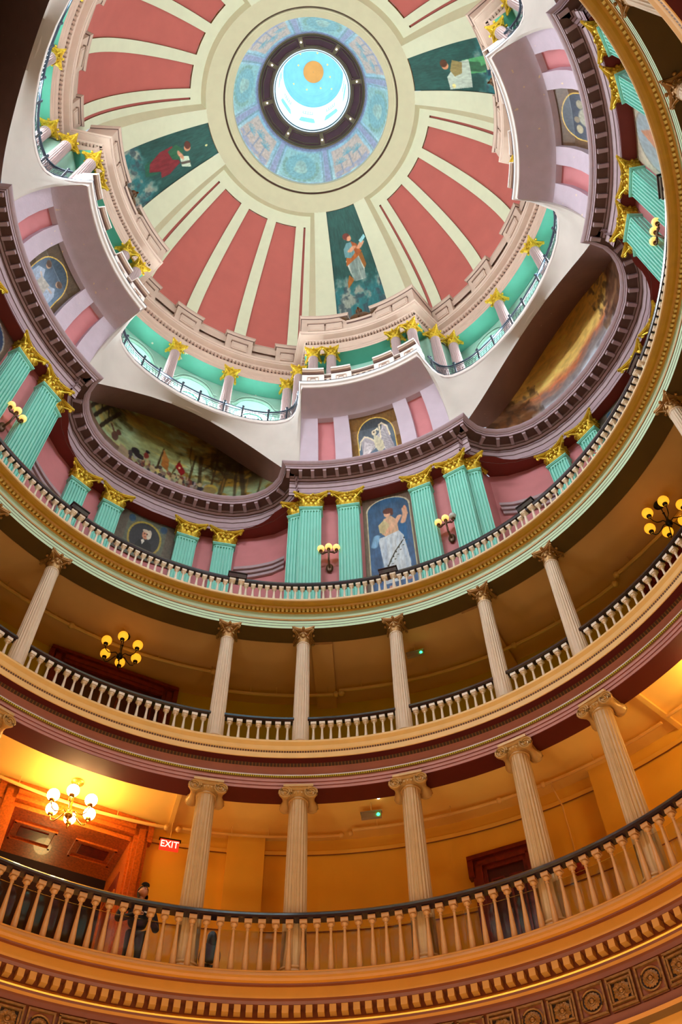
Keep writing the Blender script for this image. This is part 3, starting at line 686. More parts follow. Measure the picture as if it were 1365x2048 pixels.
def corinthian(kind, r, h, a, square=False, depth=None):
    """returns meshes (foliage, abacus); r shaft radius or half width, a abacus half diagonal reach, bottom at z=0"""
    f = MB().mat(kind); dp = depth or r
    def per(t, k=1.0):
        if not square: return Vector((r*k*cos(t), r*k*sin(t), 0)), Vector((cos(t), sin(t), 0))
        c, s_ = cos(t), sin(t); m_ = max(abs(c), abs(s_)); x, y = c/m_, s_/m_
        n = Vector((round(x) if abs(x) > .98 else 0, round(y) if abs(y) > .98 else 0, 0)).normalized()
        return Vector((x*r*k, y*dp*k, 0)), n
    nb = 24; rows = []
    for z, k in ((0, .90), (.08*h, .88), (.6*h, .92), (.84*h, 1.08)): rows.append([per(2*pi*(i+.5)/nb, k)[0]+Vector((0, 0, z)) for i in range(nb)])
    f.grid(rows, closed_u=True)
    n1 = 8 if not square else 12
    for tier, (hh, off, cl) in enumerate(((.40*h, 0, .26*r), (.64*h, .5, .34*r))):
        for i in range(n1):
            t = 2*pi*(i+off)/n1+(.0 if not square else pi/12); b, n = per(t, .92); side = Vector((-n.y, n.x, 0))
            leaf(f, b+Vector((0, 0, .02*h)), n, side, hh, (2*pi*r/n1)*(.95 if not square else 1.15), cl)
    for i in range(4):                       # corner volutes under the abacus horns
        t = pi/4+i*pi/2; d = Vector((cos(t), sin(t)*(dp/r), 0)) if square else Vector((cos(t), sin(t), 0))
        side = Vector((-d.y, d.x, 0)).normalized(); R0 = r*(1.0 if square else .95); R1 = a*.82; pts = []
        for q_ in np.linspace(0, 1, 6): pts.append(d*(R0+(R1-R0)*q_)+Vector((0, 0, h*(.52+.30*math.sqrt(q_)))))
        for q_ in np.linspace(0, 1.6*pi, 9): pts.append(d*(R1+.075*h*sin(q_)*(1-q_/8))+Vector((0, 0, h*(.82-.10+.10*cos(q_)*(1-q_/9)))))
        f.tube(pts, [.035*h]*3+[.045*h]*3+[.05*h]*9, 6)
        for s_ in (-1, 1): f.tube([d*(R0*.8)+side*s_*.25*r+Vector((0, 0, h*.5)), d*(R0*.9)+side*s_*.45*r+Vector((0, 0, h*.72)), d*(R0*.8)+side*s_*.62*r+Vector((0, 0, h*.76))], .025*h, 5)
    for i in range(4):
        t = i*pi/2; n = Vector((cos(t), sin(t), 0)); rr = (a*.62 if not square else (r if i % 2 == 0 else dp)*1.14)
        f.ball(n*rr+Vector((0, 0, h*.90)), .085*h, 8, 6, (1, 1, 1.1))
    ab = MB().mat(kind)
    for z0, z1, k in ((.84*h, .90*h, .93), (.90*h, 1.0*h, 1.0)):
        poly = []
        for i in range(4):
            c0, c1 = pi/4+i*pi/2, pi/4+(i+1)*pi/2; A = Vector((cos(c0), sin(c0), 0))*a*k; B_ = Vector((cos(c1), sin(c1), 0))*a*k
            tt = (B_-A).normalized(); A2 = A+tt*.05*a; B2 = B_-tt*.05*a
            inw = -((A+B_)/2).normalized()
            for q_ in np.linspace(0, 1, 8): poly.append(A2.lerp(B2, q_)+inw*((.26 if square else .19)*a*sin(pi*q_)))
        if square: poly = [Vector((p_.x, p_.y*.72, 0)) for p_ in poly]
        n = len(poly); ab.grid([[p_+Vector((0, 0, z)) for p_ in poly] for z in (z0, z1)], closed_u=True)
        ab.add([p_+Vector((0, 0, z1)) for p_ in poly], [tuple(range(n))]); ab.add([p_+Vector((0, 0, z0)) for p_ in poly], [tuple(range(n))[::-1]])
    return f.mesh('acanthus', 50), ab.mesh('abacus', 40)
def column_proto(shaft_mat, cap_mat, r0, r1, H, ch, aba):
    s_ = MB().mat(shaft_mat); fluted_shaft(s_, r0, r1, .18, H-ch); s_.mat(shaft_mat); s_.lathe([(r1*.97, H-ch-.03), (r1*1.07, H-ch-.02), (r1*1.07, H-ch+.01), (r1*.95, H-ch+.02)], 32)
    b = MB().mat(shaft_mat); b.lathe([(r0*1.32, 0), (r0*1.36, .03), (r0*1.32, .07), (r0*1.16, .08), (r0*1.14, .12), (r0*1.2, .13), (r0*1.2, .16), (r0*1.02, .18)], 32); b.box((0, 0, -.03), (r0*2.8, r0*2.8, .06))
    fo, ab = corinthian(cap_mat, r1, ch, aba)
    return s_.mesh('shaft', 40), b.mesh('base', 40), fo, ab
def side_label(psi, d, nm, other):
    return ''
def build_column(name, meshes, R, psi, z, label, cat, group, ch, H):
    t = empty(name, label, cat, group); place(t, R, psi, z)
    link('shaft', meshes[0], t); link('base', meshes[1], t)
    c = link('capital', meshes[2], t); c.location = (0, 0, H-ch); link('abacus', meshes[3], c)
    return t
COLS = [0, 16.1, 29.2]
def col_label(base, psi):
    nm, d, nb = where(psi)
    d = round(d)
    if abs(d) < 5: return '%s under the centre of %s' % (base, nm)
    if nm.startswith('the bay') or nm in BAY.values():
        return '%s under %s, nearer %s' % (base, nm, nb)
    return '%s under %s, nearer %s' % (base, nm, nb)
H2 = 17.41-13.66; mesh2 = column_proto('cream_column', 'bronze_gilt', .185, .155, H2, .46, .39)
allpsi = sorted({round(((90*k+s_*c)+180) % 360-180, 2) for k in range(4) for c in COLS for s_ in (-1, 1)})
for ps in allpsi:
    build_column('corinthian_column', mesh2, 8.06, ps, 13.66, col_label('cream column with leaf capital', ps), 'column', 'Corinthian columns of the middle gallery', .46, H2)
# Ionic columns of the lowest gallery
H1 = 12.55-8.62
s_ = MB().mat('tan_column'); fluted_shaft(s_, .225, .185, .16, H1-.26); s1 = s_.mesh('shaft', 40)
b = MB().mat('tan_column'); b.lathe([(.30, 0), (.31, .03), (.30, .07), (.26, .08), (.26, .11), (.28, .12), (.28, .15), (.23, .17)], 32); b1 = b.mesh('base', 40)
v = MB().mat('tan_capital')
v.lathe([(.185, -.30), (.205, -.29), (.205, -.265), (.19, -.26), (.20, -.235), (.245, -.18), (.25, -.15), (.2, -.13)], 32)
for k in range(20):
    a = 2*pi*k/20; v.ball((.235*cos(a), .235*sin(a), -.19), .024, 6, 5, (1, 1, 1.5))
v.box((0, 0, -.115), (.60, .46, .07)); v.box((0, 0, -.065), (.56, .50, .03)); v.box((0, 0, -.03), (.60, .54, .055))
vol = MB().mat('tan_capital')
for sx in (-1, 1):
    cx = sx*.265
    # bolster running from front to back, waisted
    rows = []
    for y, r_ in ((-.235, .125), (-.20, .125), (-.15, .10), (-.06, .062), (0, .058), (.06, .062), (.15, .10), (.20, .125), (.235, .125)):
        rows.append([(cx+r_*cos(2*pi*k/16), y, -.185+r_*sin(2*pi*k/16)) for k in range(16)])
    vol.grid(rows, closed_u=True)
    for y, o_ in ((-.235, -1), (.235, 1)):
        vol.add([(cx+.125*cos(2*pi*k/16), y, -.185+.125*sin(2*pi*k/16)) for k in range(16)], [tuple(range(16))])
        pts = []
        for q_ in np.linspace(0, 1, 30):
            r_ = .122*(1-q_)**.8+.022; a = pi/2+(-sx)*q_*2.6*2*pi*-1; pts.append((cx+r_*cos(a), y+o_*.012, -.185+r_*sin(a)))
        vol.tube(pts, [.020]*15+[.015]*15, 6); vol.ball((cx, y+o_*.01, -.185), .026, 8, 5)
for o_ in (-1, 1):
    vol.tube([(x, o_*.245, -.065-.035*(1-(x/.27)**2)) for x in np.linspace(-.27, .27, 9)], .02, 6)
    vol.tube([(x, o_*.245, -.10-.03*(1-(x/.2)**2)) for x in np.linspace(-.2, .2, 7)], .014, 5)
vm, volm = v.mesh('capital', 40), vol.mesh('volute', 50)
for ps in allpsi:
    t = empty('ionic_column', col_label('tan column with scrolled capital', ps).replace('under', 'below'), 'column', 'Ionic columns of the lowest gallery'); place(t, 8.08, ps, 8.62)
    link('shaft', s1, t); link('base', b1, t); c = link('capital', vm, t); c.location = (0, 0, H1+.02); link('volutes', volm, c)

def baluster_mesh(mname, H, w, k=1.0):
    b = MB().mat(mname); b.box((0, 0, H-.05*k), (w*1.25, w*1.25, .07*k)); s_ = w/2
    b.lathe([(s_*.7, 0), (s_*1.0, .01), (s_*1.02, H*.04), (s_*.98, H*.12), (s_*.85, H*.28), (s_*.62, H*.5), (s_*.46, H*.70), (s_*.42, H-.20*k), (s_*.62, H-.195*k), (s_*.62, H-.18*k), (s_*.48, H-.17*k), (s_*.6, H-.15*k), (s_*1.12, H-.125*k), (s_*1.15, H-.105*k), (s_*.8, H-.09*k)], 12)
    return b.mesh('baluster', 40)
# lowest balustrade (one continuous ring)
t = empty('balustrade', 'tan balustrade with dark rail round the lowest gallery', 'balustrade')
m = MB(); ring(m, [(7.70, 9.56, 'rail_dark'), (7.69, 9.60, 'rail_dark'), (7.71, 9.65, 'rail_dark'), (7.74, 9.685, 'rail_dark'), (7.84, 9.685, 'rail_dark'), (7.87, 9.65, 'rail_dark'), (7.89, 9.6, 'rail_dark'), (7.88, 9.56, 'rail_dark'), (7.70, 9.56, 'rail_dark')]); m.obj('handrail', t, 60)
bm1 = baluster_mesh('baluster_tan', .94, .105)
for k in range(205): place(link('baluster', bm1, t), 7.79, -21.9+360*k/205, 8.62)
# middle gallery: one section between every two columns
bm2 = baluster_mesh('baluster_white', .82, .10, .95)
for i, a in enumerate(allpsi):
    b_ = allpsi[(i+1) % len(allpsi)]+(360 if i == len(allpsi)-1 else 0); g = b_-a; n = int(round((g-2.6)/1.42)); mid = (a+b_)/2
    nm, d, nb = where(mid)
    sec = ('wide' if g > 20 else 'medium' if g > 14.5 else 'narrow')
    t = empty('balustrade', '%s cream middle gallery balustrade section under %s, nearer %s' % (sec, nm, nb), 'balustrade', 'balustrade sections of the middle gallery')
    m = MB(); ring(m, [(8.00, 14.46, 'rail_dark'), (7.98, 14.50, 'rail_dark'), (8.0, 14.57, 'rail_dark'), (8.03, 14.60, 'rail_dark'), (8.11, 14.60, 'rail_dark'), (8.16, 14.5, 'rail_dark'), (8.14, 14.46, 'rail_dark'), (8.00, 14.46, 'rail_dark')], 288, a+1.0, b_-1.0); m.obj('handrail', t, 60)
    for k in range(n): place(link('baluster', bm2, t), 8.07, a+1.3+(g-2.6)*(k+.5)/n, 13.64)
# top balustrade
t = empty('balustrade', 'cream balustrade with dark rail round the top gallery', 'balustrade')
POST = sorted({((90*k+s_*c)+180) % 360-180 for k in range(4) for c in (0, 29.0) for s_ in (-1, 1)})
m = MB(); ring(m, [(7.78, 19.0, 'rail_dark'), (7.765, 19.05, 'rail_dark'), (7.78, 19.12, 'rail_dark'), (7.82, 19.155, 'rail_dark'), (7.90, 19.155, 'rail_dark'), (7.94, 19.1, 'rail_dark'), (7.93, 19.0, 'rail_dark'), (7.78, 19.0, 'rail_dark')]); m.obj('handrail', t, 60)
bm3 = baluster_mesh('baluster_white', .71, .095, .9)
for k in range(272):
    ps = 360*k/272+.66
    if min(abs((ps-q_+180) % 360-180) for q_ in POST) < 1.5: continue
    place(link('baluster', bm3, t), 7.86, ps, 18.29)
bm4 = baluster_mesh('baluster_white', .80, .125, .95)
for q_ in POST:
    m = MB().mat('rail_dark'); m.rbox(7.85, q_, 19.16, .46, .24, .17); m.rbox(7.85, q_, 19.255, .50, .28, .03); m.obj('rail_block', t, None)
    for s_ in (-.85, .85): place(link('newel_baluster', bm4, t), 7.84, q_+s_, 18.28)

# ================================================================== PILASTERS OF THE TOP BALUSTRADED GALLERY
PW, PD, PH = .62, .34, 23.42-18.29
def pilaster_mesh():
    b = MB().mat('mint_pilaster'); w = PW/2; nf = 7; prof = []
    prof.append((-w, PD)); side_n = 3
    for i in range(side_n):
        y0 = PD-PD*(i+.2)/side_n; y1 = PD-PD*(i+.85)/side_n; prof += [(-w, y0), (-w+.02, y0-.01), (-w+.02, y1+.01), (-w, y1)]
    prof.append((-w, 0)); fw = PW/nf
    for i in range(nf):
        x0 = -w+fw*(i+.22); x1 = -w+fw*(i+.78); prof += [(x0, 0), (x0+.004, .05), (x1-.004, .05), (x1, 0)]
    prof.append((w, 0))
    for i in reversed(range(side_n)):
        y0 = PD-PD*(i+.2)/side_n; y1 = PD-PD*(i+.85)/side_n; prof += [(w, y1), (w-.02, y1+.01), (w-.02, y0-.01), (w, y0)]
    prof.append((w, PD))
    flat = [(min(max(x, -w), w) if False else (w if x > w-.025 else -w if x < -w+.025 else x), 0 if y < .055 and abs(x) < w-.03 else y) for x, y in prof]
    z0, z1 = .30, PH-.13
    b.grid([[(x, y, z) for x, y in prof] for z in (z0, z1)])
    b.grid([[(x, y, z1) for x, y in prof], [(x, y, z1+.004) for x, y in flat]]); b.grid([[(x, y, z) for x, y in flat] for z in (z1+.004, PH)])
    b.grid([[(x, y, z0-.004) for x, y in flat], [(x, y, z0) for x, y in prof]]); b.grid([[(x, y, z) for x, y in flat] for z in (0, z0-.004)])
    b.box((0, PD/2-.02, PH-.03), (PW+.05, PD+.03, .035)); b.box((0, PD/2-.03, PH+.005), (PW+.09, PD+.05, .04)); b.box((0, PD/2-.02, .10), (PW+.08, PD+.06, .2))
    return b.mesh('shaft', 25)
pm = pilaster_mesh(); CH = .64
fo, ab = corinthian('gold_leaf', PW/2*.98, CH, .78, True, .21)
def build_pilaster(R, psi, label, extra=0, ztop=24.07):
    t = empty('fluted_pilaster', label, 'pilaster', 'sea green pilasters of the top gallery'); place(t, R, psi, 18.29, extra)
    link('shaft', pm, t); c = link('capital', fo, t); c.location = (0, .17, PH+.02); link('abacus', ab, c)
for k in range(4):
    c = 90*k; MUR = {0: 'the woman mural', 1: 'the orange mural', 2: 'the bare wall', 3: 'the deep blue mural'}[k]
    for s_ in (-1, 1):
        nb = BAY[k if s_ > 0 else (k-1) % 4]
        build_pilaster(8.27, c+s_*7.7, 'gilt-capped sea green pilaster touching %s, %s side' % (MUR, nb[4:]))
        build_pilaster(8.27, c+s_*15.5, 'gilt-capped sea green pilaster beyond the sconce beside %s, %s side' % (MUR, nb[4:]))
        build_pilaster(8.51, c+s_*18.1, 'sea green corner pilaster where %s meets %s' % (PIER[k], nb), extra=-s_*18.1)
    b = c+45; bn = BAY[k]
    for s_ in (-1, 1):
        nb = PIER[(k+1) % 4 if s_ > 0 else k]
        build_pilaster(9.98, b+s_*7.0, 'sea green pilaster inside %s, inner one nearer %s' % (bn, nb))
        build_pilaster(9.93, b+s_*13.6, 'sea green pilaster inside %s, outer one nearer %s' % (bn, nb), extra=s_*4)
        m = MB().mat('mauve_trim')            # small cornice over the side doorway of the bay
        for z, o_ in ((21.95, .0), (22.1, .06), (22.25, .12)):
            m.grid([[P(wR(45-abs(q_))-.08-o_+dd, b+s_*q_, z+dz) for q_ in np.linspace(15.8, 24.5, 10)] for dd, dz in ((.3, 0), (0, 0), (0, .12), (.3, .12))])
        struct('trim_8', m, 'mauve doorway cornice inside %s toward %s' % (bn, nb))

# ================================================================== HIGH GALLERY: columns, parapets, iron railings
H5 = 32.0-27.75; mesh5 = column_proto('lilac_shaft', 'gold_leaf', .21, .175, H5, .55, .46); H6 = 32.0-28.28; mesh6 = column_proto('lilac_shaft', 'gold_leaf', .20, .175, H6, .55, .46)
for k in range(4):
    c = 90*k
    for d, wd in ((22.4, 'first'), (37.5, 'second'), (52.5, 'third'), (67.6, 'fourth')):
        build_column('gilded_column', mesh6, 8.36, c+d, 28.28, 'slim lilac column on the high balcony of %s, %s counting clockwise' % (BAY[k], wd), 'column', 'gilded columns of the high gallery', .55, H6)
    for d in (-15.4, -10.0, 10.0, 15.4):
        nb = BAY[k if d > 0 else (k-1) % 4]
        build_column('gilded_column', mesh5, 7.03, c+d, 27.75, 'lilac column atop %s, %s one of the pair nearer %s' % (PIER[k], 'outer' if abs(d) > 12 else 'inner', nb), 'column', 'gilded columns of the high gallery', .55, H5)
    for s_ in (-1, 1):
        build_column('gilded_column', mesh5, 7.75, c+s_*19.6, 27.75, 'lilac column in the corner between %s and %s' % (PIER[k], BAY[k if s_ > 0 else (k-1) % 4]), 'column', 'gilded columns of the high gallery', .55, H5)
    # stone parapet with pedestals on the pier
    t = empty('parapet', 'cream panelled parapet with pedestals on the ledge of ' + PIER[k], 'parapet')
    for a, b_ in ((-18.3, -11.6), (-9.4, -3.2), (4.0, 10.4), (12.6, 18.3)):
        m = MB(); ps = np.linspace(c+a, c+b_, 4)
        for R_, z0, z1, mt in ((6.30, 27.74, 28.62, 'white_ledge'), (6.26, 28.62, 28.68, 'brown_trim'), (6.20, 28.68, 28.74, 'tan_stone'), (6.15, 28.74, 28.84, 'white_ledge')):
            m.mat(mt); m.grid([[P(q_, s, z) for s, q_ in [(ps[0], R_+.5)]+[(s, R_) for s in ps]+[(ps[-1], R_+.5)]] for z in (z0, z1)])
            m.grid([[P(R_, s, z0) for s in ps], [P(R_+.5, s, z0) for s in ps]])
        m.mat('white_ledge'); m.grid([[P(6.15, s, 28.84) for s in ps], [P(6.7, s, 28.84) for s in ps]]); m.obj('pedestal', t, None)
        m = MB().mat('tan_stone'); mid = (a+b_)/2; wd = math.radians(b_-a)*6.28*.5
        for x, z, dx, dz in ((0, .2, wd, .03), (0, -.2, wd, .03), (-wd/2, 0, .03, .42), (wd/2, 0, .03, .42)): m.box((x, 0, z), (dx, .04, dz))
        for x, z, dx, dz in ((0, .1, wd*.5, .02), (0, -.1, wd*.5, .02), (-wd/4, 0, .02, .2), (wd/4, 0, .02, .2)): m.box((x, 0, z), (dx, .04, dz))
        place(m.obj('panel_moulding', t, None), 6.29, c+mid, 28.2)
    for a, b_ in ((-11.6, -9.4), (-3.2, 4.0), (10.4, 12.6)):
        m = MB(); ps = np.linspace(c+a, c+b_, 4)
        for R_, z0, z1, mt in ((6.42, 28.5, 28.6, 'tan_stone'), (6.40, 28.6, 28.66, 'brown_trim'), (6.34, 28.66, 28.74, 'white_ledge')):
            m.mat(mt); m.grid([[P(R_, s, z) for s in ps] for z in (z0, z1)]); m.grid([[P(R_, s, z0) for s in ps], [P(R_+.25, s, z0) for s in ps]])
        m.obj('parapet_rail', t, None)
        nn = max(1, int((b_-a)/1.7))
        for j in range(nn):
            q_ = MB().mat('white_ledge'); q_.lathe([(.09, 0), (.10, .08), (.06, .15), (.10, .35), (.05, .6), (.09, .68), (.09, .76)], 10); place(q_.obj('baluster', t, 50), 6.5, c+a+(b_-a)*(j+.5)/nn, 27.74)
    # iron railing of the bay
    t = empty('iron_railing', 'dark blue iron railing on the high balcony of ' + BAY[k], 'railing')
    path = [(tp[0]+.10, tp[1]) for tp in TP[1:]]; path = path+[(R_, 90-s) for R_, s in reversed(path[:-1])]
    pts = [P(R_, c+s, 0) for R_, s in path]; L_ = [0]
    for a_, b_ in zip(pts[:-1], pts[1:]): L_.append(L_[-1]+(b_-a_).length)
    T = L_[-1]
    def at(s, z, pts=pts, L_=L_):
        i = min(len(L_)-2, max(0, int(np.searchsorted(L_, s)-1))); f = (s-L_[i])/(L_[i+1]-L_[i]); q_ = pts[i].lerp(pts[i+1], f); return Vector((q_.x, q_.y, z))
    ss = np.linspace(0, T, 60)
    for nm_, z, r_ in (('top_rail', 28.50, .035), ('upper_rail', 28.36, .014), ('bottom_rail', 27.83, .022)):
        m = MB().mat('iron_blue'); m.tube([at(s, z) for s in ss], r_, 6); m.obj(nm_, t, 50)
    m = MB().mat('iron_blue'); posts = [T*f for f in (.02, .13, .24, .32, .43, .51, .62, .70, .81, .89, .98)]
    for s in posts:
        q_ = MB().mat('iron_blue'); p0 = at(s, 0); q_.tube([p0+Vector((0, 0, 27.74)), p0+Vector((0, 0, 28.62))], .035, 6); q_.ball(p0+Vector((0, 0, 28.64)), .055, 8, 5); q_.obj('post', t, 50)
    for s in np.linspace(.1, T-.1, int(T/.12)):
        a_ = at(s-.05, 27.84); b_ = at(s+.05, 28.35); c_ = at(s+.05, 27.84); d_ = at(s-.05, 28.35); m.tube([a_, b_], .006, 3); m.tube([c_, d_], .006, 3)
    for z in (27.96, 28.09, 28.22): m.tube([at(s, z) for s in ss[::2]], .006, 3)
    m.obj('lattice', t, None, kind='stuff')
    # bronze emblem in the attic notch
    t = empty('bronze_emblem', 'dark bronze shield emblem between scrolls in the parapet of ' + PIER[k], 'sculpture', 'bronze emblems below the dome paintings'); place(t, 6.72, c, 34.0)
    m = MB().mat('bronze_dark'); m.ball((0, 0, .25), .40, 18, 10, (1, .35, .8)); m.tube([(0, -.15, -.05), (0, -.15, .55)], .03, 5); m.obj('shield', t, 60)
    m = MB().mat('bronze_dark'); m.ball((0, -.05, .68), .14, 12, 8); m.tube([(0, -.16, .7), (0, -.24, .66), (0, -.26, .6)], [.05, .035, .01], 6); m.obj('head', t, 60)
    for s_ in (-1, 1):
        m = MB().mat('bronze_dark'); m.tube([(s_*.45, 0, .0), (s_*.6, 0, .3), (s_*.85, 0, .42), (s_*1.0, 0, .25), (s_*.9, 0, .12), (s_*.78, 0, .2)], [.14, .16, .12, .08, .06, .04], 8)
        for q_ in range(4): m.add([(s_*(.5+.13*q_), -.08, .25+.02*q_), (s_*(.62+.13*q_), -.1, .62-.06*q_), (s_*(.66+.13*q_), -.06, .3)], [(0, 1, 2)])
        m.obj('wing_scroll', t, 60)

# ================================================================== PAINTINGS (flat painted images, colours held per vertex)
class Cv:
    def __init__(s, w, h, top, bot=None, aspect=1.0):
        s.w, s.h = w, h; s.X, s.Y = np.meshgrid((np.arange(w)+.5)/w, (np.arange(h)+.5)/h); s.asp = aspect   # asp = width / height in metres
        bot = top if bot is None else bot; f = s.Y[..., None]; s.c = np.array(bot, float)*(1-f)+np.array(top, float)*f
    def noise(s, sx, sy, seed=0):
        r = np.random.default_rng(seed); out = 0; amp = 1; tot = 0
        for o in range(4):
            nx, ny = max(2, int(sx*2**o)+2), max(2, int(sy*2**o)+2); g = r.random((ny, nx)); fx = s.X*(nx-1.001); fy = s.Y*(ny-1.001)
            ix, iy = fx.astype(int), fy.astype(int); tx, ty = fx-ix, fy-iy; tx = tx*tx*(3-2*tx); ty = ty*ty*(3-2*ty)
            out = out+amp*((g[iy, ix]*(1-tx)+g[iy, ix+1]*tx)*(1-ty)+(g[iy+1, ix]*(1-tx)+g[iy+1, ix+1]*tx)*ty); tot += amp; amp *= .55
        return out/tot
    def mix(s, mask, col, a=1.0):
        mk = np.clip(mask, 0, 1)[..., None]*a; s.c = s.c*(1-mk)+np.array(col, float)*mk
    def ell(s, cx, cy, rx, ry, col, a=1, rot=0, soft=.15):
        dx = (s.X-cx)*s.asp; dy = s.Y-cy; c_, s_ = cos(rot), sin(rot); u = (dx*c_+dy*s_)/(rx*s.asp); v = (-dx*s_+dy*c_)/ry
        s.mix((1-np.sqrt(u*u+v*v))/soft+.5, col, a)
    def poly(s, pts, col, a=1):
        ins = np.zeros(s.X.shape, bool); n = len(pts)
        for i in range(n):
            (x0, y0), (x1, y1) = pts[i], pts[(i+1) % n]
            if y0 == y1: continue
            ins ^= ((s.Y > y0) != (s.Y > y1)) & (s.X < (x1-x0)*(s.Y-y0)/(y1-y0)+x0)
        s.mix(ins.astype(float), col, a)
    def line(s, pts, wd, col, a=1):
        for (x0, y0), (x1, y1) in zip(pts[:-1], pts[1:]):
            ax, bx = (s.X-x0)*s.asp, (x1-x0)*s.asp; ay, by = s.Y-y0, y1-y0; t = np.clip((ax*bx+ay*by)/(bx*bx+by*by+1e-9), 0, 1)
            d = np.hypot(ax-t*bx, ay-t*by); s.mix((wd-d)/(wd*.5)+.5, col, a)
    def vary(s, amp, sx, sy, seed): s.c = s.c*(1+amp*(s.noise(sx, sy, seed)-.5)[..., None]*2)
    def get(s, u, v):
        i = np.clip((np.asarray(v)*s.h).astype(int), 0, s.h-1); j = np.clip((np.asarray(u)*s.w).astype(int), 0, s.w-1); return s.c[i, j]
def painted(name, cv, fn, nu, nv, label, cat='painting', vmap=None, m='painted_plaster', parent=None, group=None):
    c_ = cv.c                                  # soften the edges, then a little brushwork
    for _ in range(1): c_ = (c_*2+np.roll(c_, 1, 0)+np.roll(c_, -1, 0)+np.roll(c_, 1, 1)+np.roll(c_, -1, 1))/6
    c_[0], c_[-1], c_[:, 0], c_[:, -1] = cv.c[0], cv.c[-1], cv.c[:, 0], cv.c[:, -1]; cv.c = c_
    cv.c = cv.c*(1+.16*(cv.noise(34, 26, 77)-.5)[..., None]*2)+18*(cv.noise(60, 14, 78)-.5)[..., None]
    vs, cols = [], []
    for j in range(nv+1):
        for i in range(nu+1):
            u, v = i/nu, j/nv; vs.append(tuple(fn(u, v))); uu, vv = vmap(u, v) if vmap else (u, v); cols.append((min(.999, max(0, uu)), min(.999, max(0, vv))))
    c = np.array(cols); rgb = lin(np.clip(cv.get(c[:, 0], c[:, 1]), 0, 255))
    fs = [(j*(nu+1)+i, j*(nu+1)+i+1, (j+1)*(nu+1)+i+1, (j+1)*(nu+1)+i) for j in range(nv) for i in range(nu)]
    me = bpy.data.meshes.new(name); me.from_pydata(vs, [], fs); at = me.color_attributes.new('paint', 'FLOAT_COLOR', 'POINT')
    at.data.foreach_set('color', np.concatenate([rgb, np.ones((len(rgb), 1))], 1).astype('f').ravel()); me.materials.append(MT[m])
    me.polygons.foreach_set('use_smooth', [True]*len(fs)); me.update()
    return link(name, me, parent, label, None if parent else cat, group)

# --- four green figure panels on the dome
def dome_panel(cv, k, label):
    c = 90*k; aR = [RPr*cos(a) for a in np.linspace(math.acos(7.5/RPr), math.acos(4.27/RPr), 60)]
    def fn(u, v): R = float(np.interp(v, np.linspace(0, 1, 60), aR)); return P(R+.05, c-8.35+16.7*u, sph(RPr, R)+.05)
    o = painted('dome_painting', cv, fn, 120, 320, label, vmap=lambda u, v: (u, (v-.10)/.90))
    m = MB().mat('gold_dark')
    for s_ in (c-8.35, c+8.35): m.grid([[P(R, s_, sph(RPr, R)) for R in aR[::4]], [P(R+.05, s_, sph(RPr, R)+.05) for R in aR[::4]]])
    m.grid([[P(4.27, c-8.35+16.7*u, sph(RPr, 4.27)) for u in np.linspace(0, 1, 6)], [P(4.32, c-8.35+16.7*u, sph(RPr, 4.27)+.05) for u in np.linspace(0, 1, 6)]]); m.obj('reveal', o, None)
def green_ground(seed, asp=.2):
    v = Cv(170, 480, (34, 82, 76), (30, 78, 74), .2); v.vary(.16, 6, 10, seed)
    n = v.noise(5, 8, seed+1); v.mix(np.clip((.34-v.Y+.12*(n-.5)*2)*9, 0, 1), (44, 128, 138), .7); v.mix(np.clip((.30-v.Y+.16*(n-.5)*2)*9, 0, 1)*np.clip((n-.42)*6, 0, 1), (150, 158, 146)); v.mix(np.clip((v.noise(8, 14, seed+2)-.56)*8, 0, 1)*(v.Y < .26), (56, 74, 84), .8)
    return v
v = green_ground(11)                         # robed figure with a blue sheet
v.poly([(.30, .24), (.46, .32), (.36, .38), (.30, .30)], (166, 96, 30)); v.poly([(.34, .52), (.42, .36), (.50, .30), (.70, .30), (.74, .42), (.70, .56), (.40, .56)], (208, 216, 206))
for x0, x1 in ((.48, .50), (.56, .55), (.62, .66), (.44, .47)): v.line([(x0, .53), (x1, .40), (x1+.02, .31)], .010, (120, 140, 136), .8)
v.poly([(.66, .60), (.78, .56), (.80, .44), (.74, .40), (.70, .48)], (150, 92, 30)); v.poly([(.36, .55), (.72, .62), (.78, .58), (.66, .54), (.42, .49), (.34, .47)], (178, 96, 36))
v.poly([(.34, .64), (.44, .69), (.60, .69), (.66, .60), (.48, .54), (.34, .56)], (104, 150, 156)); v.poly([(.56, .70), (.70, .66), (.74, .56), (.62, .56)], (164, 84, 36)); v.line([(.50, .61), (.60, .635)], .014, (222, 156, 120)); v.line([(.74, .62), (.84, .655)], .014, (222, 156, 120))
v.ell(.52, .735, .075, .030, (222, 150, 112)); v.ell(.47, .75, .10, .032, (110, 48, 36)); v.ell(.54, .725, .06, .022, (224, 156, 118)); v.poly([(.78, .68), (.96, .72), (.98, .69), (.82, .65)], (150, 212, 222))
dome_panel(v, 0, 'green dome painting of a blue-bloused figure in white skirt holding a sheet')
v = green_ground(21)                         # red cloaked figure writing in an open book
v.poly([(.30, .52), (.40, .28), (.60, .24), (.66, .36), (.62, .54)], (30, 92, 70)); v.poly([(.28, .62), (.70, .64), (.80, .50), (.78, .40), (.66, .42), (.56, .30), (.42, .34), (.30, .48)], (128, 34, 44)); v.poly([(.28, .66), (.46, .72), (.66, .66), (.56, .58), (.36, .56)], (38, 96, 66))
v.ell(.46, .755, .085, .032, (218, 150, 112)); v.ell(.40, .765, .10, .030, (92, 42, 30)); v.poly([(.56, .66), (.80, .64), (.92, .72), (.66, .74)], (206, 220, 198)); v.line([(.73, .65), (.79, .73)], .006, (90, 80, 70)); v.line([(.5, .66), (.6, .68)], .014, (214, 150, 118)); v.ell(.62, .93, .03, .012, (230, 226, 160))
dome_panel(v, 3, 'green dome painting of a red-cloaked figure writing in an open book')
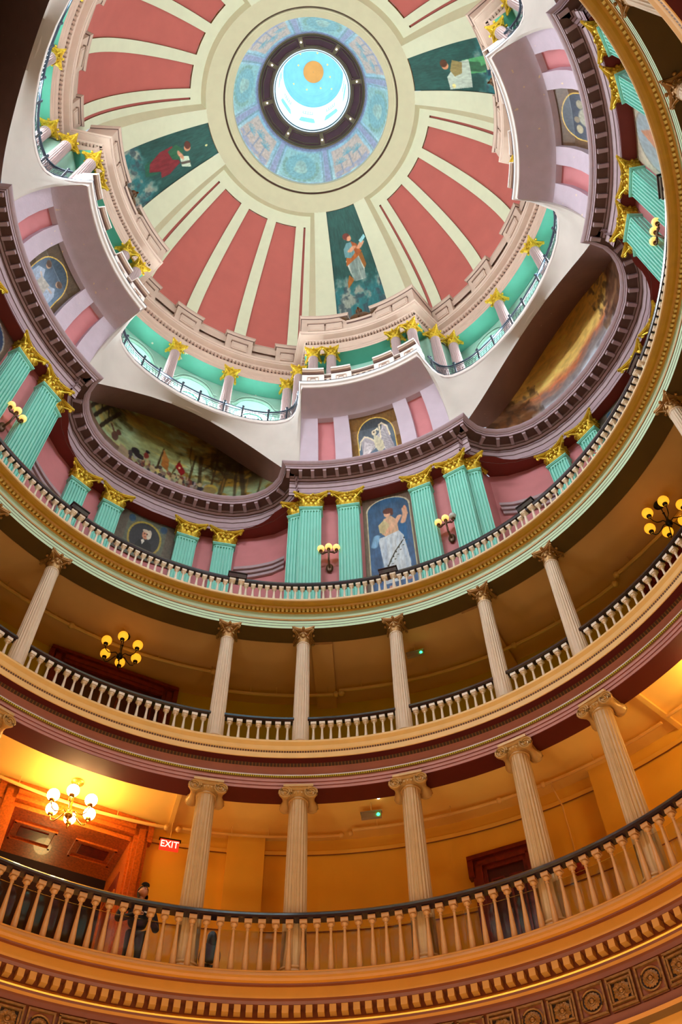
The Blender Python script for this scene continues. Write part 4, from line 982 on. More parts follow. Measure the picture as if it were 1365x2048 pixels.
v = green_ground(31)                         # figure unrolling a chart
v.poly([(.34, .50), (.36, .24), (.66, .22), (.62, .50)], (86, 168, 108)); v.line([(.44, .46), (.42, .30), (.46, .24)], .01, (50, 100, 70)); v.line([(.54, .46), (.50, .30)], .01, (50, 100, 70)); v.poly([(.08, .42), (.62, .42), (.60, .56), (.30, .68), (.02, .66)], (190, 204, 190)); v.vary(.05, 20, 30, 5)
v.poly([(.30, .60), (.44, .64), (.66, .60), (.58, .50), (.36, .52)], (150, 134, 84)); v.ell(.56, .68, .085, .034, (214, 144, 104)); v.ell(.62, .69, .09, .036, (88, 50, 30)); v.poly([(.30, .22), (.66, .22), (.62, .12), (.34, .12)], (24, 58, 84)); v.ell(.10, .62, .05, .018, (240, 226, 150))
dome_panel(v, 1, 'green dome painting of a seated figure unrolling a pale chart')
v = green_ground(41); v.poly([(.32, .60), (.36, .28), (.68, .28), (.66, .60)], (70, 90, 140)); v.ell(.5, .68, .08, .034, (210, 150, 110)); v.ell(.5, .70, .09, .03, (60, 40, 30))
dome_panel(v, 2, 'green dome painting of a blue-robed figure above the camera')

# --- arched paintings in the upper piers
def pier_painting(cv, k, label):
    c = 90*k
    def fn(u, v): s_ = v*4; i = min(3, int(s_)); f = s_-i; R = EPn[i][0]*(1-f)+EPn[i+1][0]*f; z = EPn[i][1]*(1-f)+EPn[i+1][1]*f; return P(R, c-5.9+12*u, z)
    painted('arched_painting', cv, fn, 170, 190, label, m='varnished_painting')
def arch_frame(cv, x0=.13, x1=.88, top=.93, spring=.60, col=(232, 196, 96), ground=(126, 88, 36)):
    m = ((cv.X < x0) | (cv.X > x1)); cx, rx = (x0+x1)/2, (x1-x0)/2; d = np.sqrt(((cv.X-cx)/rx)**2+((cv.Y-spring)/(top-spring))**2); out = m | ((cv.Y > spring) & (d > 1))
    cv.mix(out.astype(float), ground); g = (np.abs(cv.X-x0) < .010) | (np.abs(cv.X-x1) < .010); cv.mix((g & (cv.Y < spring)).astype(float), col); cv.mix(((np.abs(d-1) < .03) & (cv.Y >= spring)).astype(float), col)
v = Cv(210, 240, (52, 54, 58), (110, 140, 168), .85); v.vary(.12, 6, 6, 3)
for s_, hx, hy in ((-1, .27, .62), (1, .66, .80)):
    base = .50+.04*s_
    pts = [(base, .50), (base+s_*.06, .56), (hx, hy), (hx+s_*.07, hy-.04), (.50+s_*.33 if s_ > 0 else .20, .30 if s_ > 0 else .22), (.50+s_*.30 if s_ > 0 else .20, .12), (base+s_*.12, .25), (base, .34)]
    v.poly(pts, (168, 160, 168))
    for q_ in range(9):
        f = q_/8; x0 = pts[2][0]*(1-f)+pts[0][0]*f; x1 = pts[4][0]*(1-f)+pts[6][0]*f; v.line([(x0, hy-.10-.1*f), (x1, .16+.10*f)], .009, (232, 224, 226), .9); v.line([(x0+.012, hy-.10-.1*f), (x1+.012, .16+.10*f)], .005, (96, 92, 104), .7)
    v.line([(base, .50), (base+s_*.05, .55), (hx-s_*.06, hy-.02), (hx, hy), (hx+s_*.09, hy-.08), (hx+s_*.12, hy-.25)], .014, (222, 208, 180))
v.poly([(.46, .62), (.52, .60), (.62, .48), (.64, .30), (.54, .20), (.46, .36), (.44, .50)], (204, 196, 168)); v.ell(.47, .66, .05, .05, (216, 202, 172)); v.line([(.50, .70), (.55, .72), (.56, .69)], .014, (226, 214, 184)); v.ell(.47, .67, .018, .014, (70, 50, 30)); v.poly([(.3, .12), (.5, .26), (.8, .18), (.9, 0), (.2, 0)], (196, 214, 232), .8)
arch_frame(v); pier_painting(v, 0, 'arched painting of a pale eagle with spread wings in the mauve pier')
v = Cv(210, 240, (44, 60, 74), (150, 186, 226), .85); v.vary(.10, 6, 6, 4)
for x, f in ((.30, 1), (.68, -1)):
    v.poly([(x-.14, .10), (x-.10, .52), (x+.02, .60), (x+.12, .50), (x+.12, .10)], (172, 190, 214)); v.ell(x+.0, .69, .055, .055, (190, 150, 124)); v.ell(x-.02*f, .71, .065, .05, (90, 66, 50)); v.line([(x+.02, .5), (x+.14*f, .46), (x+.19*f, .42)], .022, (206, 190, 184))
v.poly([(.36, .20), (.38, .50), (.60, .54), (.62, .20)], (190, 186, 180)); v.vary(.06, 24, 24, 9)
arch_frame(v, ground=(92, 74, 52)); pier_painting(v, 3, 'arched painting of two seated pale figures on blue in the mauve pier')
v = Cv(210, 240, (50, 58, 72), (120, 134, 152), .85); v.vary(.10, 6, 6, 5); v.ell(.5, .40, .16, .22, (176, 176, 160)); v.ell(.30, .62, .07, .07, (186, 178, 150)); v.ell(.70, .56, .07, .07, (170, 164, 142)); v.ell(.45, .66, .05, .06, (150, 140, 120)); v.vary(.08, 20, 20, 2)
arch_frame(v, ground=(104, 76, 50)); pier_painting(v, 1, 'arched painting of a dim grey figure group in the peeling mauve pier')

# --- tall paintings between the pilasters of the top balustraded gallery
def wall_painting(cv, c, hwid, R, z0, z1, label, nu=190, nv=300, name='wall_painting', m='varnished_painting'):
    return painted(name, cv, lambda u, v: P(R, c-hwid+2*hwid*u, z0+(z1-z0)*v), nu, nv, label, m=m)
v = Cv(260, 440, (46, 84, 118), (60, 100, 150), .33); v.vary(.22, 9, 14, 6)
v.poly([(.66, .62), (.76, .70), (.82, .60), (.80, .42), (.70, .40)], (24, 96, 150)); v.poly([(.26, .54), (.34, .20), (.32, .08), (.80, .10), (.82, .24), (.74, .52), (.66, .58), (.40, .55)], (206, 218, 230))
for x0, x1 in ((.40, .38), (.50, .48), (.62, .60), (.68, .74)): v.line([(x0, .52), (x1, .30), (x1+.01, .12)], .007, (160, 184, 210), .45)
v.poly([(.30, .66), (.40, .74), (.54, .76), (.64, .70), (.66, .58), (.40, .55), (.34, .58)], (214, 172, 140)); v.poly([(.28, .68), (.40, .73), (.50, .66), (.38, .58), (.30, .60)], (204, 188, 142)); v.line([(.46, .60), (.60, .66), (.70, .73)], .016, (222, 168, 138)); v.line([(.76, .66), (.82, .74), (.81, .80)], .017, (222, 168, 138)); v.ell(.82, .81, .03, .025, (216, 150, 120))
v.ell(.47, .79, .065, .042, (224, 170, 140)); v.ell(.49, .82, .10, .032, (96, 50, 42)); v.ell(.56, .79, .03, .03, (96, 50, 42)); v.line([(.24, .56), (.18, .47)], .02, (130, 180, 220))
v.ell(.56, .33, .10, .20, (226, 234, 238), .45, 0, .8); v.ell(.36, .30, .05, .16, (170, 190, 214), .5, 0, .8); v.ell(.56, .66, .07, .05, (226, 190, 160), .5, 0, .8); v.ell(.36, .63, .06, .05, (170, 150, 110), .5, 0, .8)
v.line([(.36, .20), (.46, .30), (.56, .38), (.72, .47)], .004, (50, 50, 40))
for q_ in range(7): f = q_/6; x, y = .38+.34*f, .23+.24*f; v.ell(x+.02, y+.02, .012, .010, (40, 44, 30)); v.ell(x+.05, y-.01, .02, .004, (60, 66, 50))
v.ell(.37, .14, .035, .03, (204, 140, 116)); v.ell(.76, .09, .05, .014, (204, 140, 116)); v.ell(.45, .05, .06, .012, (204, 140, 116)); v.poly([(0, 0), (1, 0), (1, .035), (0, .035)], (150, 136, 100))
d = np.sqrt(((v.X-.5)/.42)**2+((v.Y-.84)/.13)**2); out = (v.X < .08) | (v.X > .92) | ((v.Y > .84) & (d > 1)); v.mix(out.astype(float), (118, 100, 84)); v.mix((((np.abs(v.X-.08) < .012) | (np.abs(v.X-.92) < .012)) & (v.Y < .84)).astype(float), (196, 184, 150)); v.mix(((np.abs(d-1) < .04) & (v.Y >= .84)).astype(float), (206, 196, 168))
wall_painting(v, .2, 5.2, 8.58, 19.3, 24.04, 'tall arched painting of a white-skirted woman with raised hand on blue ground')
v = Cv(100, 160, (196, 206, 204), (176, 196, 206), .5); v.vary(.06, 8, 8, 7); v.ell(.5, .62, .40, .34, (168, 186, 196)); v.poly([(.5, .9), (.64, .7), (.6, .4), (.4, .3), (.36, .6)], (214, 154, 122)); v.poly([(.3, .5), (.5, .4), (.6, .1), (.3, .1)], (206, 150, 120)); v.vary(.06, 20, 20, 3)
d = np.sqrt(((v.X-.5)/.42)**2+((v.Y-.62)/.36)**2); v.mix((np.abs(d-1) < .03).astype(float), (150, 150, 140)); v.mix((d > 1.02).astype(float), (216, 206, 186))
wall_painting(v, 90, 5.2, 8.58, 19.3, 24.04, 'pale oval painting of orange and grey figures on the sunlit pier', 70, 100)
v = Cv(100, 160, (38, 58, 92), (46, 74, 116), .5); v.vary(.14, 8, 8, 8); v.poly([(.3, .7), (.6, .72), (.7, .1), (.3, .1)], (190, 110, 60)); v.ell(.45, .78, .07, .045, (200, 140, 110)); arch_frame(v, .10, .90, .96, .80, (190, 184, 170), (108, 84, 72))
wall_painting(v, -90, 5.2, 8.58, 19.3, 24.04, 'deep blue arched painting at the photo edge between sea green pilasters', 70, 100)
# bay portraits
def portrait(k, full, label):
    v = Cv(240, 160, (92, 84, 74), (98, 90, 80), 1.5); v.vary(.10, 8, 6, 12); v.poly([(.22, .02), (.80, .02), (.80, .96), (.22, .96)], (96, 104, 92))
    for x, y in ((.27, .86), (.75, .86), (.27, .12), (.75, .12)): v.ell(x, y, .05, .09, (52, 84, 112))
    d = np.sqrt(((v.X-.51)/.235)**2+((v.Y-.49)/.40)**2); v.mix((d < 1).astype(float), (44, 48, 58)); v.mix((np.abs(d-1.0) < .06).astype(float), (164, 146, 66)); v.vary(.06, 30, 20, 3)
    if full:
        v.poly([(.38, .18), (.44, .42), (.52, .48), (.62, .42), (.66, .20), (.52, .10)], (20, 24, 34)); v.ell(.52, .60, .055, .115, (210, 146, 116)); v.ell(.565, .62, .035, .12, (206, 196, 180)); v.ell(.51, .69, .05, .04, (206, 190, 170)); v.poly([(.475, .44), (.50, .34), (.525, .44), (.50, .49)], (224, 220, 210)); v.ell(.50, .62, .012, .018, (90, 50, 40)); v.ell(.535, .62, .012, .018, (90, 50, 40)); v.ell(.515, .55, .02, .01, (150, 80, 70))
    b = 90*k+45; painted('oval_portrait', v, lambda u, w: P(wR(b-6+12*u)-.06, b-6.0+12*u, 22.0+2.04*w), 200, 120, label, m='varnished_painting')
portrait(3, True, 'oval portrait of a white-haired man in dark coat, yellow wreath border')
portrait(0, False, 'empty dark oval with yellow wreath border in the golden cliff mural bay')
# small wreath painting on the high gallery wall of each pier
for k in range(4):
    v = Cv(70, 70, (142, 214, 196), (142, 214, 196)); d = np.sqrt(((v.X-.5)/.36)**2+((v.Y-.5)/.42)**2); v.mix((d < 1.12).astype(float), (126, 92, 30)); n = v.noise(14, 14, 3); v.mix(((d < 1.15) & (d > .8) & (n > .5)).astype(float), (190, 160, 60)); v.mix((d < .8).astype(float), (160, 164, 120)); v.ell(.5, .5, .13, .2, (196, 190, 150)); v.ell(.48, .6, .12, .12, (110, 90, 50))
    painted('wreath_medallion', v, lambda u, w, c=90*k: P(7.63, c-6+12*u, 29.7+1.7*w), 36, 36, 'painted wreath medallion on the mint wall behind ' + PIER[k])

# --- lunette murals in the bays
def lunette(cv, k, label):
    c = 90*k+45
    def fn(u, w): t = -22.3+44.6*u; return P(kR(45-abs(t))+.13, c+t, 25.19+(mural_z(t)-25.19)*w)
    painted('lunette_mural', cv, fn, 320, 120, label, vmap=lambda u, w: (u, (mural_z(-22.3+44.6*u)-25.19)*w/3.61), m='varnished_painting')
v = Cv(400, 190, (150, 126, 44), (128, 150, 122), 2.05); n = v.noise(7, 5, 1); n2 = v.noise(20, 12, 2)
v.mix(np.clip((n-.45)*4, 0, 1), (166, 190, 150), .85); v.mix(np.clip((v.noise(6, 6, 9)-.5)*5, 0, 1)*(v.Y > .5), (150, 106, 24), .8); v.mix(np.clip((v.noise(5, 7, 19)-.55)*5, 0, 1), (206, 160, 60), .6)
v.mix(np.clip((.30-v.X+.14*(n2-.5)*2)*8, 0, 1)*np.clip((v.Y-.42+.5*(n2-.5))*5, 0, 1), (52, 50, 22), .92)
v.mix(np.clip((v.X-.56+.20*(n2-.5)*2)*6, 0, 1)*np.clip((v.Y-.12+.3*(n-.5))*5, 0, 1), (58, 42, 14), .93); v.mix(np.clip((n2-.58)*9, 0, 1)*(v.X > .56), (140, 104, 26), .8); v.mix(np.clip((n2-.62)*9, 0, 1)*(v.X < .3)*(v.Y > .4), (120, 120, 60), .7)
for x, w_, l in ((.60, .010, 1), (.655, .018, -2), (.70, .010, 1), (.745, .020, 2), (.81, .012, -1), (.85, .022, -3), (.91, .010, 2)): v.line([(x, .06), (x+.006*l, .34), (x+.010*l, .62)], w_, (46, 30, 12), .7); v.line([(x+.006*l, .36), (x-.016*l, .55), (x-.02*l, .75)], w_*.6, (46, 30, 12), .55); v.line([(x+.006, .1), (x+.010, .34)], w_*.3, (150, 110, 40), .5)
for x in (.06, .10, .15): v.line([(x, .12), (x+.03, .36), (x+.07, .62)], .018, (44, 36, 24)); v.line([(x+.03, .36), (x+.00, .56)], .008, (44, 36, 24))
v.poly([(.0, 0), (.0, .16), (.30, .14), (.40, 0)], (116, 92, 74)); v.mix(np.clip((.10-v.Y)*12, 0, 1)*(v.X < .7), (150, 160, 178), .7)
v.ell(.235, .24, .018, .07, (86, 60, 50)); v.ell(.245, .33, .013, .04, (96, 60, 48)); v.line([(.23, .27), (.20, .36)], .012, (96, 64, 50)); v.poly([(.27, .04), (.27, .20), (.34, .16), (.34, .04)], (150, 130, 104))
r = np.random.default_rng(4)
for q_ in range(120):
    x = .32+.40*r.random(); y = .05+.15*r.random()*(1 if x < .6 else .7); v.ell(x, y, .004+.007*r.random(), .012+.03*r.random(), [(60, 48, 50), (110, 56, 44), (150, 140, 140), (40, 40, 52), (170, 150, 110), (120, 100, 90)][r.integers(6)], .9)
v.ell(.345, .24, .020, .055, (34, 30, 34)); v.ell(.365, .20, .024, .04, (40, 34, 34)); v.ell(.395, .27, .012, .05, (120, 44, 36)); v.ell(.397, .335, .010, .022, (30, 26, 30))
v.line([(.455, .16), (.462, .52)], .008, (60, 40, 20)); v.poly([(.463, .51), (.50, .36), (.505, .18), (.468, .24)], (166, 108, 50)); v.line([(.52, .12), (.545, .44)], .006, (90, 70, 30)); v.poly([(.545, .42), (.58, .28), (.565, .20), (.53, .32)], (140, 20, 24)); v.ell(.550, .32, .006, .02, (230, 200, 150))
v.ell(.705, .13, .030, .075, (160, 136, 60)); v.ell(.70, .10, .030, .06, (120, 104, 70), .7)
lunette(v, 3, 'lunette mural of a mounted battle with flags under yellow trees')
v = Cv(400, 190, (240, 178, 66), (252, 222, 150), 2.05); v.vary(.12, 8, 6, 3); n = v.noise(8, 5, 11); n2 = v.noise(24, 16, 12); n3 = v.noise(60, 10, 13)
edge_ = .30+.10*(n-.5)*2; v.mix(np.clip((edge_-v.Y+.10)*9, 0, 1)*(v.X < .75), (214, 120, 84)); v.mix(np.clip((edge_-v.Y)*9, 0, 1), (150, 140, 140)); v.mix(np.clip((edge_-.14-v.Y)*9, 0, 1), (204, 216, 232))
v.mix(np.clip((n2-.5)*5, 0, 1)*(v.Y < .34), (120, 112, 118), .6)
v.mix(np.clip((.23-v.X+.10*(n-.5)*2+.12*(.35-v.Y))*16, 0, 1)*np.clip((.42+.12*(n2-.5)-v.Y+(.18-v.X)*1.5)*14, 0, 1), (116, 74, 42)); v.mix(np.clip((v.X-.66+.14*(n-.5)*2-.12*v.Y)*14, 0, 1)*(v.Y > .08), (110, 74, 54))
rock = ((v.X < .26) & (v.Y < .6)) | (v.X > .66); v.mix(np.clip((n3-.5)*7, 0, 1)*rock, (62, 44, 36), .6); v.mix(np.clip((.46-n2)*8, 0, 1)*rock, (156, 116, 84), .6); v.mix(np.clip((.12-v.Y+.06*(n-.5))*9, 0, 1)*(v.X > .2), (214, 224, 240), .9)
lunette(v, 0, 'lunette mural of golden sky between brown cliffs above pale mist')
v = Cv(200, 100, (52, 66, 58), (74, 84, 70), 4.0); v.vary(.25, 8, 6, 17); n = v.noise(14, 10, 6); v.mix(np.clip((n-.56)*8, 0, 1), (34, 44, 40), .8); v.line([(.86, .3), (.9, .5), (.93, .8)], .02, (60, 50, 40))
lunette(v, 2, 'dim dark green lunette mural at the upper photo corner')

# --- painted drum under the cupola: eight panels between lavender pilasters
for k in range(8):
    a = 45*k-4; v = Cv(90, 70, (136, 186, 214), (196, 234, 244), 1.4); v.vary(.12, 8, 6, 30+k)
    if k % 2 == 0:
        v.poly([(.14, .10), (.16, .86), (.86, .86), (.88, .10)], (226, 186, 168))
        n = v.noise(12, 10, k)
        for x, y in ((.3, .45), (.5, .6), (.7, .5)):
            v.line([(x, .15), (x, y)], .016, (110, 120, 160))
            for q_ in range(7): t = pi*q_/6; v.line([(x, y), (x+.11*cos(t), y+.13*sin(t)+.02)], .012, (92, 160, 180))
        v.mix(((v.Y < .25) & (n > .45) & (v.X > .15) & (v.X < .86)).astype(float), (150, 150, 200), .7)
    else:
        v.poly([(.12, .08), (.14, .88), (.88, .88), (.90, .08)], (150, 206, 206)); v.ell(.5, .48, .30, .36, (112, 180, 190)); v.ell(.5, .5, .11, .17, (190, 222, 206)); v.ell(.5, .55, .10, .12, (150, 186, 176)); v.ell(.5, .42, .13, .10, (170, 210, 196))
        for t in np.linspace(-pi*1.1, pi*.1, 15): v.ell(.5+.33*cos(t), .48+.38*sin(t), .035, .045, (110, 160, 140), .8)
    v.mix(((v.X < .06) | (v.X > .95)).astype(float), (150, 150, 196)); v.mix(((np.abs(v.X-.08) < .012) | (np.abs(v.X-.93) < .012)).astype(float), (104, 140, 160)); v.mix((v.Y > .93).astype(float), (120, 120, 170)); v.mix((v.Y < .05).astype(float), (120, 160, 190))
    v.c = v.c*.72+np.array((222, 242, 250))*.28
    def fn(u, w, a=a): zz = 41.7+2.58*w; f = w**1.25; return P(3.27-.91*f, a+45*u, zz)
    painted('drum_painting', v, fn, 60, 50, ('pale blue drum painting of palm plants on peach ground' if k % 2 == 0 else 'pale blue drum painting of a wreathed head') + ', %s panel clockwise from farthest' % ORD[k], 'painting')

# ================================================================== LAMPS
def chandelier(psi, R, zc, drop, amber, label):
    t = empty('chandelier', label, 'chandelier', 'gallery chandeliers'); place(t, R, psi, zc)
    metal = 'black_iron' if amber else 'brass'; gl = 'globe_amber' if amber else 'globe_white'
    m = MB().mat(metal); m.lathe([(.0, 0), (.12, 0), (.13, -.03), (.05, -.06), (.0, -.06)], 16); m.obj('canopy', t)
    m = MB().mat(metal); m.lathe([(.012, -.05), (.012, -drop*.45), (.03, -drop*.5), (.016, -drop*.55), (.022, -drop*.85), (.045, -drop*.9), (.03, -drop*.95)], 10); m.obj('stem', t)
    m = MB().mat(metal); m.ball((0, 0, -drop-.03), .085, 12, 8, (1, 1, .9)); m.lathe([(.03, -drop-.10), (.015, -drop-.15), (.025, -drop-.17), (.0, -drop-.2)], 10); m.obj('hub', t)
    r_ = .43; zg = -drop+.22
    for i in range(6):
        a = 2*pi*i/6+.25; c_, s_ = cos(a), sin(a)
        m = MB().mat(metal); m.tube([(c_*q_*r_, s_*q_*r_, -drop+dz) for q_, dz in ((.15, .0), (.3, .03), (.5, -.05), (.72, -.10), (.9, -.06), (1, .04), (1, .10))], .012, 6); m.lathe([(.02, 0), (.055, .02), (.06, .05), (.045, .06)], 10, (c_*r_, s_*r_, -drop+.06)); m.obj('arm', t)
        g = MB().mat(gl); g.ball((c_*r_, s_*r_, zg), .125, 16, 10); g.obj('globe', t, 80)
    if amber: light('chandelier_bulb', 'POINT', P(R, psi, zc-drop+.3), 13, AMBER, 0.0)
for k in range(4):
    b = BAY[k]
    chandelier(90*k+44.6, 9.3, 12.95, .80, False, 'brass chandelier of six white globes, lowest gallery under ' + b)
    chandelier(90*k+45.4, 9.24, 17.5, .72, True, 'black iron chandelier of six amber globes, middle gallery under ' + b)
for k in range(4):
    for s_ in (-1, 1):
        c = 90*k+s_*11.8; nb = BAY[k if s_ > 0 else (k-1) % 4]
        t = empty('wall_sconce', 'bronze three-globe sconce on ' + PIER[k] + ', ' + nb[4:] + ' side', 'lamp', 'three-globe wall sconces'); place(t, 8.58, c, 20.9)
        m = MB().mat('bronze_dark'); m.ball((0, -.03, -.15), .13, 10, 8, (.8, .4, 1.5)); m.tube([(0, -.05, -.2), (0, -.25, -.1), (0, -.32, .15), (0, -.32, .3)], .03, 6)
        for x in (-.22, .22): m.tube([(0, -.32, .22), (x*.4, -.32, .20), (x*.75, -.32, .14), (x, -.32, .18), (x, -.32, .26)], .025, 6); m.ball((x*.55, -.32, .2), .04, 6, 5)
        m.lathe([(.03, 0), (.055, .02), (.05, .07)], 10, (0, -.32, .30))
        for x in (-.22, .22): m.lathe([(.03, 0), (.055, .02), (.05, .07)], 10, (x, -.32, .24))
        m.obj('bracket', t)
        for i, (x, z) in enumerate(((0, .46), (-.22, .40), (.22, .40))):
            g = MB().mat('globe_off' if (k == 0 and s_ > 0 and i == 2) else 'globe_sconce'); g.ball((x, -.32, z), .105, 16, 10); g.obj('globe', t, 80)
# emergency lights, spot, exit sign, pipes, bell
def led(psi, R, z, zc, label):
    t = empty('emergency_light', label, 'emergency light'); place(t, R, psi, z)
    m = MB().mat('grey_plastic'); m.box((0, 0, 0), (.42, .07, .14)); m.box((0, 0, .08), (.46, .10, .02)); m.obj('housing', t, None)
    m = MB().mat('pipe_olive'); m.tube([(0, 0, .09), (0, 0, zc-z)], .012, 5); m.obj('stem', t)
    m = MB().mat('green_led'); m.ball((.15, -.04, -.02), .035, 8, 6); m.obj('indicator', t)
led(-6.6, 9.0, 12.62, 12.95, 'tan box with green indicator hanging from the lowest gallery ceiling')
led(1.8, 8.95, 17.15, 17.5, 'tan box with green indicator hanging from the middle gallery ceiling')
m = MB().mat('spot_lamp'); m.ball(P(8.85, -5.4, 12.93), .035, 8, 5); m.obj('ceiling_spot', None, 40, label='tiny white spot lamp in the amber gallery ceiling', cat='lamp')

def text_mesh(body, size, mname, extrude=.004):
    c = bpy.data.curves.new('lettering', 'FONT'); c.body = body; c.size = size; c.extrude = extrude; c.align_x = 'CENTER'; c.align_y = 'CENTER'; c.resolution_u = 3
    o = bpy.data.objects.new('tmp', c); COL.objects.link(o); dg = bpy.context.evaluated_depsgraph_get(); me = bpy.data.meshes.new_from_object(o.evaluated_get(dg)); bpy.data.objects.remove(o)
    me.materials.clear(); me.materials.append(MT[mname]); return me
t = empty('exit_sign', 'lit red EXIT sign hanging from a conduit by the wide doorway', 'sign'); place(t, 9.75, -32.3, 12.32)
m = MB().mat('exit_red'); m.box((0, 0, 0), (.40, .05, .24)); m.obj('panel', t, None)
m = MB().mat('black_iron'); m.box((0, 0, .13), (.46, .07, .03)); m.obj('top_rail', t, None)
me = text_mesh('EXIT', .22, 'exit_face'); o = link('lettering', me, t); o.location = (0, -.03, 0); o.rotation_euler = (pi/2, 0, 0); o.scale = (.85, 1, 1)
m = MB().mat('pipe_cream'); m.tube([(0, 0, .14), (0, 0, .63)], .012, 6); m.obj('conduit', t)
t = empty('fire_bell', 'small dark red fire bell on the amber wall with conduit above', 'bell'); place(t, 10.05, 16.5, 11.0)
m = MB().mat('bell_red'); m.box((0, -.05, 0), (.20, .10, .26)); m.ball((0, -.10, -.02), .12, 14, 8, (1, .5, 1)); m.obj('bell', t)
m = MB().mat('pipe_cream'); m.tube([(0, -.06, .12), (0, -.08, .9), (.0, -.12, 1.4), (-.05, -.3, 1.75), (-.05, -.3, 1.95)], .018, 6); m.obj('conduit', t)
def pipe(label, mname, pts, r, fittings=()):
    t = empty('ceiling_pipe', label, 'pipe'); m = MB().mat(mname); m.tube(pts, r, 8); m.obj('pipe', t)
    for f in fittings:
        q_ = MB().mat(mname); q_.ball(f, r*1.9, 8, 6); q_.obj('fitting', t)
    for f in pts[1:-1:3]:
        q_ = MB().mat(mname); f = Vector(f); q_.tube([f, f+Vector((0, 0, .28))], .008, 4); q_.obj('hanger', t)
arc = lambda R, a, b, z, n=14: [P(R, s, z) for s in np.linspace(a, b, n)]
pipe('amber sprinkler pipe on the lowest gallery ceiling above the open doorway', 'pipe_cream', arc(9.75, -60, -33, 12.74), .035, [P(9.75, -33, 12.74), P(9.75, -31.5, 12.74)])
pipe('amber sprinkler pipe on the lowest gallery ceiling between exit sign and first column', 'pipe_cream', arc(9.7, -31, -11, 12.74), .03, [P(9.7, -11, 12.74), P(9.66, -9.8, 12.74)])
pipe('amber painted sprinkler pipe under the lowest gallery ceiling near the fire bell', 'pipe_cream', arc(9.55, -9.5, 32, 12.74), .035, [P(9.55, 9.6, 12.74), P(9.55, 15.5, 12.74)])
pipe('amber painted sprinkler pipe of the lowest gallery at the far golden end', 'pipe_cream', arc(9.5, 33, 70, 12.74), .035, [P(9.5, 46, 12.74)])
pipe('olive painted pipe below the middle gallery ceiling by the chandelier doorway', 'pipe_olive', arc(9.45, -66, -30.5, 17.30)+[P(9.5, -30, 17.24), P(9.55, -29.8, 17.0)], .045, [P(9.45, -30.2, 17.30), P(9.55, -29.8, 17.0), P(9.45, -52.5, 17.3)])
pipe('olive painted pipe on the middle gallery wall behind the centre columns', 'pipe_olive', [P(9.55, -29.8, 17.0)]+arc(9.75, -28, -11.5, 17.02), .045, [P(9.75, -11.5, 17.02), P(9.73, -10.7, 17.02)])
pipe('olive painted pipe sloping up the middle gallery ceiling past the far columns', 'pipe_olive', arc(9.7, -11, 33, 17.10), .045, [P(9.7, 16, 17.1), P(9.7, 33, 17.1)])
pipe('olive painted pipe of the middle gallery beside the amber chandelier east', 'pipe_olive', arc(9.6, 34, 66, 17.2), .045, [P(9.6, 34, 17.2)])

# ================================================================== DOORS
def door_case(name, psi, R, wd, z0, z1, label, mat1='red_wood', mat2='red_wood_dark', hollow=False, proud=.14):
    t = empty(name, label, 'door', kind='structure'); place(t, R, psi, z0); H = z1-z0; fw = .30
    m = MB().mat(mat1)
    for x in (-wd/2+fw/2, wd/2-fw/2):
        m.box((x, -proud/2, H/2), (fw, proud, H)); m.box((x, -proud-.02, H/2), (fw*.45, .04, H-.3)); m.box((x, -proud-.02, .25), (fw*1.1, .06, .5))
    m.obj('jamb', t, None)
    m = MB().mat(mat1); m.box((0, -proud/2, H-fw/2), (wd, proud, fw)); m.box((0, -proud/2-.03, H+.02), (wd+.14, proud+.08, .09)); m.box((0, -proud-.02, H-fw/2), (wd*.8, .04, fw*.35))
    for x in (-wd/2-.02, wd/2+.02): m.box((x, -proud/2-.01, H-.2), (.12, proud+.04, .42))
    m.obj('lintel', t, None)
    if not hollow:
        iw = (wd-2*fw)/2
        for i, x in enumerate((-iw/2, iw/2)):
            m = MB().mat(mat2); m.box((x, -.03, (H-fw)/2), (iw, .06, H-fw)); m.mat(mat1)
            for zc, hh in ((H*.20, H*.26), (H*.62, H*.42)):
                for dx, dz, sx, sz in ((0, hh/2, iw*.7, .04), (0, -hh/2, iw*.7, .04), (iw*.33, 0, .04, hh), (-iw*.33, 0, .04, hh)): m.box((x+dx, -.075, zc+dz), (sx, .03, sz))
            lf = m.obj('door_leaf', t, None)
            m = MB().mat('brass'); m.ball((x-(1 if i else -1)*(-iw*.0)+(iw*.38 if i == 0 else -iw*.38), -.11, 1.0), .035, 8, 6); m.obj('door_knob', lf)
    return t
for k in range(4):
    if k != 3: door_case('door_%d' % (k+1), 90*k+45+1.2, 9.98, 3.1, 8.62, 12.86, 'red wood double door of the lowest gallery under ' + BAY[k])
    door_case('door_%d' % (k+5), 90*k+45+(1.4 if k == 3 else -1.4), 10.42, 3.2, 13.64, 17.36 if k != 3 else 17.36, 'dark red panelled double door of the middle gallery under ' + BAY[k])
door_case('door_9', 8.3, 10.02, 1.35, 8.62, 11.82, 'dark red single door in the amber wall below the eagle painting pier', proud=.10)
